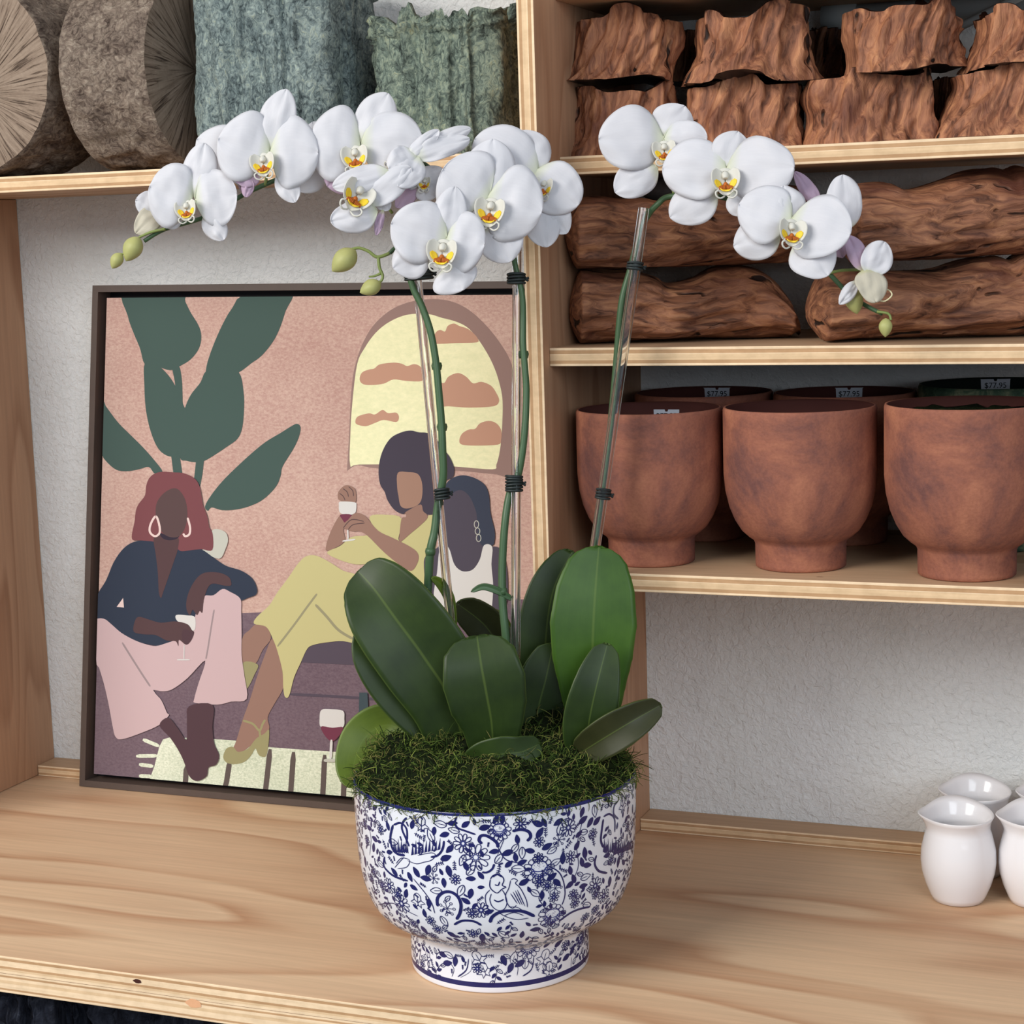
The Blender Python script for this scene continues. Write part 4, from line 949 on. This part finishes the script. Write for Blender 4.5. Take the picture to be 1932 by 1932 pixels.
# the rest of the bowl, including the side away from the window
def free(c, d): return all(math.hypot(c[0]-u[0], c[1]-u[1]) > d for u in used)
amax = PI*.12
def branch(c, ang, L, nl):
    pts = [(L*(t-.5), L*.12*math.sin(PI*t*1.4)) for t in (0, .25, .5, .75, 1)]
    dline(loc2(c, pts, ang), LW, 2)
    for i in range(nl):
        t = (i+.5)/nl; sg = 1 if i % 2 else -1
        q = loc2(c, [(L*(t-.5)+.0015, L*.12*math.sin(PI*t*1.4)+sg*.0030)], ang)[0]
        dleaf(q, ang+sg*.8, .0052, i % 3 != 1); used.append(q)
    used.append(c)
for k in range(7000):
    c = (R.uniform(-amax, amax), R.uniform(SL[4]+.012, SL[-1]-.007)); back = abs(c[0]) > .17
    zz = prof_s(c[1])[1]
    if .037 < zz < .047: continue
    if zz < .037 and c[1] < SL[4]+.014: continue
    if back and free(c, .0135) and R.random() < .4:
        used.append(c); q = R.random()
        (chrys(c, .0105) if q < .3 else daisy(c, .009) if q < .6 else maple(c, .009) if q < .8 else berries(c, .008))
    elif free(c, .0105): branch(c, R.uniform(0, 6.3), .017, 5)
    elif k > 2000 and free(c, .0082):
        used.append(c); q = R.random(); daisy(c, .0052, 8) if q < .4 else branch(c, R.uniform(0, 6.3), .010, 3)
    elif k > 3500 and free(c, .0058):
        used.append(c); q = R.random()
        if q < .45: dleaf(c, R.uniform(0, 6.3), .0056, True)
        elif q < .7: dleaf(c, R.uniform(0, 6.3), .0060, False)
        else: sprig(c, R.uniform(0, 6.3), .007)
    elif k > 5500 and free(c, .0042):
        used.append(c); sprig(c, R.uniform(0, 6.3), .0045)
bo = bowl.build('footed_bowl', [M['bowl_white'], M['navy'], M['navy'], M['navy_line']], loc=(BX, BY, .0003))
tag(bo, 'large white footed bowl with blue floral and bird pattern holding the orchids', 'bowl')

# ------------------------------------------------------------------ moss
def mossz(x, y):
    d = math.hypot(x, y)/.132
    z = .186+.034*(1-d**2.6)
    px, py = 966, 0
    # hills seen in the photo: left hill and back right hill
    c = x*HR.x+y*HR.y; f = x*HF.x+y*HF.y
    z += .020*math.exp(-((c+.095)**2+(f-.00)**2)/.0011)+.022*math.exp(-((c-.055)**2+(f-.03)**2)/.0016)+.014*math.exp(-((c-.10)**2+(f-.0)**2)/.0008)
    z += fbm((x*32, y*32, 1), 1.0, 4)*.013
    return z
b = MB(); P = []
for i in range(22):
    q = .1315*i/21; P.append([Vector((BX+q*math.cos(2*PI*j/72), BY+q*math.sin(2*PI*j/72), mossz(q*math.cos(2*PI*j/72), q*math.sin(2*PI*j/72)))) for j in range(72)])
P.append([Vector((BX+.130*math.cos(2*PI*j/72), BY+.130*math.sin(2*PI*j/72), .15)) for j in range(72)])
b.grid(P, 0, True)
rm = random.Random(3)
for k in range(17000):
    q = .134*math.sqrt(rm.random()); a = rm.uniform(0, 2*PI); x, y = q*math.cos(a), q*math.sin(a)
    z = mossz(x, y)-.003 if q < .13 else .187
    p = Vector((BX+x, BY+y, z)); L = rm.uniform(.007, .021)*(.6+.8*max(0, fbm((x*45, y*45, 5), 1, 3)+.4))
    out = Vector((x, y, 0))/.14
    d = Vector((rm.uniform(-1, 1), rm.uniform(-1, 1), rm.uniform(-.25, .75)))+out*.35; d.normalize()
    ax = Vector((rm.uniform(-1, 1), rm.uniform(-1, 1), rm.uniform(-1, 1))).normalized(); curl = rm.uniform(-2.3, 2.3)
    pts = [p]; seg = 6
    for s_ in range(seg):
        d = (d+ax.cross(d)*curl*.55+Vector((0, 0, -.08))).normalized(); pts.append(pts[-1]+d*L/seg)
    r0 = rm.uniform(.00025, .0006)
    b.tube(pts, [r0, r0, r0, r0*.9, r0*.8, r0*.7, r0*.35], 3, 1, cap=False)
ms_ = b.build('moss', [M['soil'], M['moss']], loc=(BX, BY, .187)); tag(ms_, 'tangled green moss mound filling the blue and white bowl', 'moss', kind='stuff')

# ------------------------------------------------------------------ orchids
DB = depth(Vector((BX, BY, .2)))       # about 1.79 m from the camera
def stemz(px, py): return DB-.012*((1450-py)/1000)-(.00020*max(0, px-1260) if py < 700 else 0)
def Q(px, py, dz=0.0): return PD(px, py, stemz(px, py)-dz)       # dz metres towards the viewer
def px2m(px, py, n): return n*stemz(px, py)/FPX
def setuv(o, uvs):
    me = o.data; l = me.uv_layers.new(name='UVMap')
    for lp in me.loops: l.data[lp.index].uv = uvs[lp.vertex_index]
def ell(u, p, e=.5): q = u**p; return (4*q*max(0, 1-q))**e if 0 < u < 1 else 0
PRO = {'P': lambda u: ell(u, .80, .5)*(1-.65*math.exp(-u/.10)),
       'S': lambda u: ell(u, .92, .60)*(1-.3*math.exp(-u/.10)),
       'L': lambda u: ell(u, .90, .5)}
def petal(bs, tp, w_, kind, name, mat, parent, cup=.12, arch=.08, wave=.0, th=.0007, nu=22, nv=15, face=None, seed=0):
    bs, tp = Vector(bs), Vector(tp); ax = tp-bs; L = ax.length; a = ax.normalized()
    fc = face or -VF; side = a.cross(fc).normalized(); n = side.cross(a).normalized()
    if n.dot(fc) < 0: n = -n
    P, uv = [], []
    for i in range(nu+1):
        u = (1-math.cos(PI*i/nu))/2; ww = max(w_*.5*PRO[kind](u), w_*.012)
        row = []
        for j in range(nv):
            v = -1+2*j/(nv-1)
            wv = wave*math.sin(u*7+v*3+seed)*abs(v)**2+fbm((u*2.2+seed, v*1.3, seed), 1.0, 3)*.0030*min(1, u*3)*(1-u**5)-.0012*math.exp(-(v*v)/.02)*u
            ve = v*(1+.05*math.sin(u*5+seed*3+(2 if v > 0 else 0)))
            bulge = (1-abs(v)**2)*0
            row.append(bs+a*(L*(u-.10*(abs(v)**2.2)*u*(1-u)*2*0))+side*(ve*ww)+n*(-cup*ww*v*v+arch*L*math.sin(PI*u)+wv)); uv.append((u, (v+1)/2))
        P.append(row)
    b = MB(); b.grid(P, 0); o = b.build(name, mat, parent, solid=th); setuv(o, uv)
    return o
def fl_lip(c, size, ang, parent, yaw_=0.0, style=0):
    # column on top, two upright side lobes with yellow bases, three-part front lobe with curled tips
    ca, sa = math.cos(ang), math.sin(ang); k = size*stemz(966, 400)/FPX
    X = (VR*math.cos(yaw_)+(-VF)*math.sin(yaw_)); F_ = (-VF)*math.cos(yaw_)-VR*math.sin(yaw_)
    ex = X*ca+VU*sa; ey = VU*ca-X*sa
    def W3(x, y, z): return c+ex*(x*k)+ey*(y*k)+F_*(z*k)
    b = MB()
    for sg in (-1, 1):       # side lobes, two hollow shells
        P = []
        for i in range(11):
            u = -1+2*i/10; row = []; hw = (1-u*u)**.5*.24+.012
            for j in range(9):
                v = -1+2*j/8; x = .27+v*hw+.05*u
                row.append(W3(sg*x, .02+.43*u, .06+.30*(x/.5)**2.2+.10*(1-u)*.5+.05*u*u))
            P.append(row)
        b.grid(P, 0)
    P = []                   # hood behind the column
    for i in range(7):
        u = i/6; row = []
        for j in range(11):
            an = PI*j/10; row.append(W3(math.cos(an)*.34*(1-.35*u), .12+math.sin(an)*.36*(1-.35*u), .04+.26*u*u*0+.05*u))
        P.append(row)
    b.grid(P, 0)
    P = []                   # front lobe, a small boat
    for i in range(11):
        u = i/10; row = []
        for j in range(9):
            v = -1+2*j/8; ww = .30*math.sin(PI*(u*.72+.20))
            row.append(W3(v*ww, -.22-.36*u, .14+.46*u-.30*ww*v*v*0+.10*v*v-.34*u*u))
        P.append(row)
    b.grid(P, 0)
    for sg in (-1, 1):       # curled whiskers
        pts = [W3(sg*.06, -.60, .26), W3(sg*.22, -.68, .36), W3(sg*.36, -.60, .42), W3(sg*.38, -.46, .44), W3(sg*.28, -.40, .42)]
        b.tube(spline(pts, 4), [.035*k]*21 if False else .022*k, 6)
    lp = b.build('lip', M['lip_white'], parent, solid=.0006)
    setuv(lp, [(.6, .5)]*len(lp.data.vertices))
    b = MB()
    for sg in (-1, 1):
        P = []
        for i in range(7):
            u = -1+2*i/6; row = []; hw = (1-u*u)**.5*.115+.006
            for j in range(6):
                v = -1+2*j/5; x = .27+v*hw+.06*u; y = -.13+.17*u; row.append(W3(sg*x, y, .085+.30*(x/.5)**2.2+.05*(1-(y-.02)/.43)+.05*((y-.02)/.43)**2+.012))
            P.append(row)
        b.grid(P, 0)
    P = [[W3(v*.22*math.sin(PI*(.25+.6*u)), -.24-.20*u, .20+.26*u+.10*v*v*.8-.10*u*u) for v in (-1, -.5, 0, .5, 1)] for u in (0, .33, .66, 1)]
    b.grid(P, 0)
    o = b.build('lip_markings', M['lip_yellow'], parent, solid=.0005)
    b = MB()
    for i in range(6):
        for sg in (-1, 1): b.tube([W3(sg*.03*i, -.12-.02*i, .22), W3(sg*.045*i, -.25, .32), W3(sg*.05*i, -.36, .36)], .028*k, 5)
    P = [[W3(.085*math.cos(2*PI*j/12)*math.sin(PI*i/6), -.17+.10*math.sin(2*PI*j/12)*math.sin(PI*i/6), .24+.09*math.cos(PI*i/6)) for j in range(12)] for i in range(7)]
    b.grid(P, 0, True)
    b.build('lip_throat', M['lip_orange'], parent)
    b = MB(); pts = [W3(0, .24, .04), W3(0, .22, .14), W3(0, .14, .24), W3(0, .05, .28)]
    q = spline(pts, 4); b.tube(q, [(.085+.045*math.sin(PI*i/(len(q)-1)))*k for i in range(len(q))], 12)
    cl = b.build('column', M['lip_white'], parent); setuv(cl, [(.6, .5)]*len(cl.data.vertices))
PM = {'w': 'petal', 'm': 'petal_mauve', 'g': 'petal_green'}
def flower(root, c, parts, lip=None, dz=.02, stem=None):
    """c centre px; parts: (kind, tipx, tipy, width px, tip offset mm, material, base px or None)"""
    cen = Q(c[0], c[1], dz); b = MB()
    back = cen+VF*.006
    if stem:
        sp = Q(stem[0], stem[1], 0); mid = (back+sp)/2+VF*.006+VU*.003
        b.tube(spline([sp, mid, back, cen], 5), .0015, 8)
    else: b.tube([back, cen], .002, 8)
    fo = b.build('flower', M['stem_light'], root)
    for i, pt in enumerate(parts):
        kd, tx, ty, w_, off, mt = pt[:6]; bx, by = pt[6] if len(pt) > 6 else (c[0], c[1])
        lay_ = .0018 if kd == 'P' else -.0012
        bs = Q(bx, by, dz+lay_); tp = Q(tx, ty, dz+lay_+off/1000)
        petal(bs, tp, px2m(tx, ty, w_), kd, 'petal' if kd == 'P' else 'sepal', M[PM[mt]], fo, cup=.16 if kd == 'P' else .22, arch=.07, wave=.0016 if kd == 'P' else .0007, seed=i+tx)
    if lip: fl_lip(Q(lip[0], lip[1]+lip[2]*-.04, dz+.003+(.006 if lip[0] > 1300 else 0)+(.004 if lip[0] > 1450 else 0)), lip[2]*.92, math.radians(lip[3] if len(lip) > 3 else 0), fo, lip[4] if len(lip) > 4 else 0)
    return fo
def bud(root, c, r, ang, mat='bud', dz=.01, name='bud'):
    cen = Q(c[0], c[1], dz); k = px2m(c[0], c[1], 1.0); a = math.radians(ang)
    ax = VR*math.cos(a)+VU*math.sin(a); sd = ax.cross(VF).normalized(); fr = ax.cross(sd).normalized(); P = []
    for i in range(15):
        t = i/14; rr = math.sin(PI*t**.85)**.75*.72*r*k if 0 < t < 1 else .0001
        P.append([cen+ax*((t-.5)*2*r*k)+(sd*math.cos(2*PI*j/24)+fr*math.sin(2*PI*j/24))*rr*(1-.10*abs(math.cos(1.5*2*PI*j/24))**8*math.sin(PI*t)) for j in range(24)])
    b = MB(); b.grid(P, 0, True); return b.build(name, M[mat], root)
def stemtube(root, pts, r0, r1, name='flower_stem', mat='stem', dz=0.0, nodes=()):
    q = spline([Q(x, y, dz if len(p_) < 3 else p_[2]) for p_ in pts for x, y in [p_[:2]]], 8); k = len(q)
    b = MB(); b.tube(q, [r0+(r1-r0)*i/(k-1) for i in range(k)], 12)
    for (x, y) in nodes:
        c = Q(x, y, dz); b.tube([c-VU*.004, c, c+VU*.003], [r0*1.0, r0*1.2, r0*1.0], 12)
    return b.build(name, M[mat], root)
def stake(root, a, c, r=.0042, dz=0.0, dz2=None):
    p, q = Q(a[0], a[1], dz), Q(c[0], c[1], dz if dz2 is None else dz2); b = MB(); mid = (p+q)/2; b.tube([p, mid, q], r, 24, cap=False); n0 = len(b.f); b.tube([p, mid, q], r*.62, 24, cap=False)
    b.f[n0:] = [tuple(reversed(f)) for f in b.f[n0:]]
    for e in (0, 48): b.add([b.v[e+j] for j in range(24)]+[b.v[72+e+j] for j in range(24)], [((j+1) % 24, j, 24+j, 24+(j+1) % 24) if e == 0 else (j, (j+1) % 24, 24+(j+1) % 24, 24+j) for j in range(24)])
    return b.build('stake', M['acrylic'], root)
def tie(root, c, ang, wd, dz=.002, n=4):
    cen = Q(c[0], c[1], dz); k = px2m(c[0], c[1], 1); b = MB(); a = math.radians(ang)
    ax = VU*math.cos(a)+VR*math.sin(a); sd = VR*math.cos(a)-VU*math.sin(a)
    for i in range(n):
        o_ = cen+ax*((i-(n-1)/2)*5.2*k); pts = []
        for j in range(25):
            t = 2*PI*j/24; pts.append(o_+sd*(math.cos(t)*wd*k)+VF*(math.sin(t)*.0065)+ax*(math.sin(t+i)*1.0*k))
        b.tube(pts, 2.6*k, 6)
    b.tube([cen+sd*wd*k, cen+sd*(wd+8)*k+ax*2*k], 2.4*k, 6); b.tube([cen+sd*wd*k, cen+sd*(wd+7)*k-ax*4*k], 2.4*k, 6)
    return b.build('tie', M['tie'], root)
def leaf(root, mid, w_, mat='leaf', fold=.25, th=.0018, kind='L', face=None, name='leaf', prof=None):
    """mid: midrib points (px, py, dz) base to tip; w_ px width"""
    q0 = spline([Q(x, y, z) for x, y, z in mid], 24); NQ = 40; q = [q0[round((len(q0)-1)*(i/NQ if i < NQ*.5 else .5+.5*math.sin(PI/2*(i/NQ-.5)*2)))] for i in range(NQ+1)]; US = [(i/NQ if i < NQ*.5 else .5+.5*math.sin(PI/2*(i/NQ-.5)*2)) for i in range(NQ+1)]; k = len(q); k2 = (mid[len(mid)//2][0], mid[len(mid)//2][1]); ww = px2m(k2[0], k2[1], w_)
    fc = face or -VF; P, uv = [], []
    for i, p in enumerate(q):
        t = (q[min(i+1, k-1)]-q[max(i-1, 0)]).normalized() if i < k-3 else (q[k-1]-q[k-5]).normalized(); side = t.cross(fc).normalized(); n = side.cross(t).normalized()
        if n.dot(fc) < 0: n = -n
        u = US[i]; pr = ell(.07+.93*u, .95, .5) if prof is None else lerp(prof, u)
        pr = max(pr, .02); row = []
        for j in range(17):
            v = -1+j/8; row.append(p+side*(v*ww/2*pr)+n*(fold*ww/2*pr*(abs(v)**1.3))); uv.append((u, (v+1)/2))
        P.append(row)
    b = MB(); b.grid(P, 0); o = b.build(name, M[mat], root, solid=th); setuv(o, uv); return o

pa = empty('orchid', PZ(872, 1440, .2)); tag(pa, 'white orchid tied to the left clear stake, the leftmost of three stems in the bowl', 'orchid', 'white moth orchids in the blue and white bowl')
pb = empty('orchid', PZ(960, 1420, .2)); tag(pb, 'white orchid tied to the middle upright clear stake in the bowl', 'orchid', 'white moth orchids in the blue and white bowl')
pc = empty('orchid', PZ(1105, 1420, .2)); tag(pc, 'white orchid arching to the right over its tilted clear stake', 'orchid', 'white moth orchids in the blue and white bowl')
# stakes, stems, ties
stake(pa, (784, 492), (872, 1400), .0044); stake(pb, (976, 462), (972, 1400), .0046, .002); stake(pc, (1215, 392), (1070, 1400), .0052, .0, -.05)
stemtube(pa, [(806,1400,-.03),(803,1200,-.012),(808,1100,-.006),(812,1040),(820,1003),(826,955),(836,900,.004),(835,850,.006),(833,800,.007),(828,740,.008),(822,680,.008),(812,625,.008),(796,578,.007),(780,545,.006),(772,510,.006),(778,478,.004),(806,440),(842,400),(836,348,.004),(800,310),(742,286,-.004),(650,300,-.006),(560,325,-.004),(470,362,.0),(390,408),(312,432),(272,455)], .0044, .0020, nodes=((824,690),(834,805),(812,1040)))
stemtube(pb, [(962,1400,-.01),(958,1270,-.006),(954,1200),(948,1130),(948,1060),(953,985),(962,930,-.003),(978,895,.002),(989,825,.004),(993,747,.004),(991,700,.004),(987,650,.004),(987,600,.004),(986,566,.005),(981,535,.006),(972,500,.006),(962,450),(930,400,-.004),(880,410,-.004),(810,440,-.002),(755,462,.0),(735,478)], .0042, .0020, nodes=((988,668),(948,1115)))
stemtube(pc, [(1090,1400,-.062),(1108,1150,-.05),(1128,1010,-.042),(1138,930,-.038),(1153,800,-.031),(1163,690,-.026),(1169,609,-.020),(1175,560,-.017),(1189,510,-.015),(1203,455,-.013),(1217,415,-.010),(1240,386),(1270,370),(1370,374),(1470,430),(1540,490),(1570,522),(1605,558),(1640,580),(1665,592)], .0042, .0019)
tie(pa, (790, 518), -5, 26, .004); tie(pa, (834, 932), -6, 13, .003); tie(pb, (974, 526), 0, 16, .004); tie(pb, (970, 912), 0, 15, .003, 6); tie(pc, (1198, 502), 8, 14, -.006, 3); tie(pc, (1138, 932), 8, 13, -.029)
# buds
for rt, c, r, ang, mt in ((pa, (250,470), 26, 242, 'bud'), (pa, (220,492), 17, 240, 'bud'), (pb, (649,492), 30, 222, 'bud'), (pb, (699,543), 22, 205, 'bud'), (pc, (1612,568), 25, 282, 'bud'), (pc, (1671,618), 18, 268, 'bud')): bud(rt, c, r, ang, mt)
stemtube(pa, [(312,432),(285,438),(262,448)], .0014, .0012, 'bud_stalk', 'stem_light', .004); stemtube(pa, [(240,475),(230,480),(224,482)], .0012, .0010, 'bud_stalk', 'stem_light', .004)
stemtube(pb, [(735,478),(712,485),(695,474),(678,468),(664,470)], .0017, .0014, 'bud_stalk', 'stem_light', .004); stemtube(pb, [(714,486),(716,505),(722,520),(719,530),(712,533)], .0016, .0013, 'bud_stalk', 'stem_light', .004); stemtube(pb, [(718,516),(706,521),(696,522)], .0014, .0008, 'bract', 'stem_light', .004)
stemtube(pc, [(1600,556),(1606,552),(1612,552)], .0014, .0012, 'bud_stalk', 'stem_light', .005); stemtube(pc, [(1655,588),(1676,592),(1681,604)], .0013, .0011, 'bud_stalk', 'stem_light', .005)
stemtube(pc, [(1565,515),(1590,510),(1628,509)], .0014, .0014, 'bud_stalk', 'stem_light', .004)
# left spray
flower(pa, (305,392), [('S',256,378,52,2,'w'), ('S',256,440,46,4,'g'), ('S',262,400,34,-3,'w')], None, .0, (330,430))
flower(pa, (450,300), [('P',372,262,96,-3,'w'), ('P',470,350,60,0,'w'), ('S',462,368,22,2,'m')], None, -.010)
flower(pa, (612,300), [('P',552,352,80,-2,'w'), ('P',590,230,70,-4,'w')], None, -.010)
flower(pa, (362,378), [('S',386,270,68,-2,'w',(366,372)), ('S',298,412,54,2,'w',(345,398)), ('S',422,453,44,2,'w',(388,400)), ('P',282,352,126,5,'w'), ('P',447,366,112,3,'w',(368,376))], (354,398,42,8,.12), .020, (400,405))
flower(pa, (507,290), [('S',540,168,70,-2,'w',(510,284)), ('S',444,340,52,2,'m',(490,318)), ('S',556,382,46,2,'w',(530,318)), ('S',464,372,24,0,'m',(470,335)), ('P',412,262,134,5,'w'), ('P',600,288,136,4,'w',(510,288))], (499,312,48,8,.12), .026, (500,350))
flower(pa, (679,275), [('S',732,176,78,-2,'w',(684,270)), ('S',618,352,70,0,'m',(655,320)), ('P',584,262,142,4,'w'), ('P',798,272,132,3,'w',(682,273))], (672,300,52,6,.1), .022, (660,300))
flower(pa, (776,292), [('P',828,246,30,-4,'w',(770,296)), ('S',888,242,34,-12,'w',(800,280)), ('P',886,262,44,-8,'w',(782,296)), ('P',734,318,62,10,'w',(786,292)), ('P',752,352,58,14,'w',(790,296))], (750,312,34,-70,.8), .030, (800,312))
flower(pa, (795,345), [('P',838,322,46,0,'w'), ('P',822,372,54,2,'w'), ('P',775,330,44,3,'w'), ('S',748,392,36,4,'m',(788,344))], (803,348,28,0,.3), .012, (826,345))
flower(pb, (702,362), [('P',628,352,50,2,'w',(735,325)), ('P',775,316,56,0,'w',(690,385)), ('P',624,418,62,8,'w',(712,398)), ('S',710,444,16,0,'m',(722,396)), ('S',735,395,30,-2,'w',(712,372))], (672,372,62,-30,-.3), .040, (740,402))
flower(pb, (1012,330), [('S',985,246,84,-4,'w'), ('S',1032,466,72,2,'w',(1016,372)), ('S',1070,440,60,0,'w',(1020,370)), ('P',896,262,120,2,'w'), ('P',1090,388,104,3,'w',(1010,322))], (1028,356,42,-8,.35), .012, (962,450))
flower(pb, (920,374), [('S',930,262,100,-4,'w'), ('S',962,494,84,2,'w',(928,420)), ('S',872,430,70,2,'w'), ('P',836,318,136,5,'w'), ('P',1022,400,146,4,'w')], (926,402,58,-6,.1), .034, (900,405))
flower(pb, (842,450), [('S',858,352,62,-2,'w'), ('S',742,506,72,2,'w',(808,472)), ('S',872,548,92,4,'w',(846,500)), ('P',738,422,118,5,'w'), ('P',914,462,118,4,'w')], (836,480,58,-4,.1), .046, (810,440))
# right spray
flower(pc, (1252,262), [('S',1292,200,84,-2,'w'), ('S',1160,362,70,2,'w',(1240,315)), ('P',1130,262,124,4,'w'), ('P',1334,262,76,-2,'w')], (1254,288,46,4,.15), .014, (1272,368))
flower(pc, (1562,410), [('P',1590,330,74,0,'w',(1592,436)), ('S',1500,324,30,-4,'m',(1548,392)), ('S',1438,262,12,-6,'w',(1424,300)), ('S',1590,486,28,0,'m',(1575,450))], None, .004, (1560,505))
flower(pc, (1370,320), [('S',1392,248,76,-2,'w'), ('S',1264,410,80,2,'w',(1352,358)), ('S',1412,404,60,2,'w',(1385,360)), ('P',1250,318,118,5,'w'), ('P',1498,316,124,4,'w')], (1368,344,54,2,.05), .026, (1375,374))
flower(pc, (1492,416), [('S',1478,350,66,-2,'w'), ('S',1384,464,80,2,'w',(1472,440)), ('S',1562,520,86,3,'w',(1506,452)), ('P',1394,386,112,5,'w'), ('P',1604,442,124,4,'w')], (1491,440,52,-4,-.12), .038, (1510,460))
flower(pc, (1632,512), [('P',1668,456,60,-2,'w',(1640,520)), ('S',1600,444,36,2,'m'), ('P',1652,570,58,8,'g',(1636,504)), ('S',1584,574,26,2,'w',(1618,530))], None, .022, (1628,509))
b = MB(); b.tube(spline([Q(1650,556,.02), Q(1672,546,.02), Q(1683,556,.022), Q(1670,568,.024), Q(1655,566,.024)], 5), .0007, 6); b.build('lip_whisker', M['lip_white'], [o for o in pc.children if o.name.startswith('flower') and 'stem' not in o.name][-1])
# leaves
leaf(pa, [(885,1445,.0), (852,1325,.012), (800,1240,.02), (745,1165,.022), (705,1110,.016), (676,1078,.006)], 172, 'leaf', .20)
leaf(pa, [(885,1445,-.004), (820,1370,.0), (752,1300,.006), (705,1235,.008), (690,1180,.0)], 96, 'leaf', .22)
leaf(pa, [(930,1440,.024), (928,1370,.034), (918,1310,.042), (908,1255,.044), (900,1200,.036)], 154, 'leaf', .06, prof=[(0,.42),(.15,.62),(.4,.92),(.62,1),(.85,.86),(.95,.55),(1,.2)])
leaf(pa, [(892,1448,.040), (915,1430,.050), (950,1422,.056), (985,1418,.054), (1020,1402,.046)], 62, 'leaf', .12, prof=[(0,.75),(.15,1),(.5,1.05),(.8,.9),(.93,.6),(1,.15)])
leaf(pa, [(790,1400,-.02), (735,1368,-.03), (690,1390,-.03), (668,1440,-.02), (668,1486,-.005)], 88, 'leaf_olive', .1)
leaf(pb, [(955,1240,-.05), (915,1180,-.045), (862,1138,-.03)], 76, 'leaf_brown', .2)
leaf(pb, [(955,1260,-.07), (936,1200,-.07), (922,1150,-.06)], 74, 'leaf_olive', .1)
leaf(pa, [(856,1180,-.01), (848,1130,-.008), (832,1102,-.004), (815,1090,.0)], 20, 'leaf_olive', .3, name='bract')
leaf(pb, [(965,1130,.0), (940,1115,.004), (912,1107,.006), (890,1116,.006)], 13, 'stem', .3, name='bract')
leaf(pc, [(1122,1440,-.01), (1118,1330,-.002), (1118,1220,.006), (1122,1130,.006), (1130,1031,-.002)], 164, 'leaf_bright', .08, prof=[(0,.3),(.2,.6),(.45,.92),(.62,1),(.8,.9),(.9,.7),(.96,.45),(1,.08)])
leaf(pc, [(1050,1420,-.05), (1030,1300,-.046), (1030,1200,-.04), (1045,1110,-.04), (1080,1040,-.05)], 112, 'leaf', .1)
leaf(pb, [(1010,1400,-.02), (1015,1340,-.016), (1030,1280,-.012), (1044,1215,-.012)], 112, 'leaf', .15)
leaf(pc, [(1106,1425,.02), (1110,1370,.030), (1124,1300,.036), (1146,1215,.030)], 98, 'leaf', .16)
leaf(pc, [(1095,1420,.03), (1140,1392,.042), (1190,1362,.046), (1246,1330,.038)], 74, 'leaf_brown', .3)
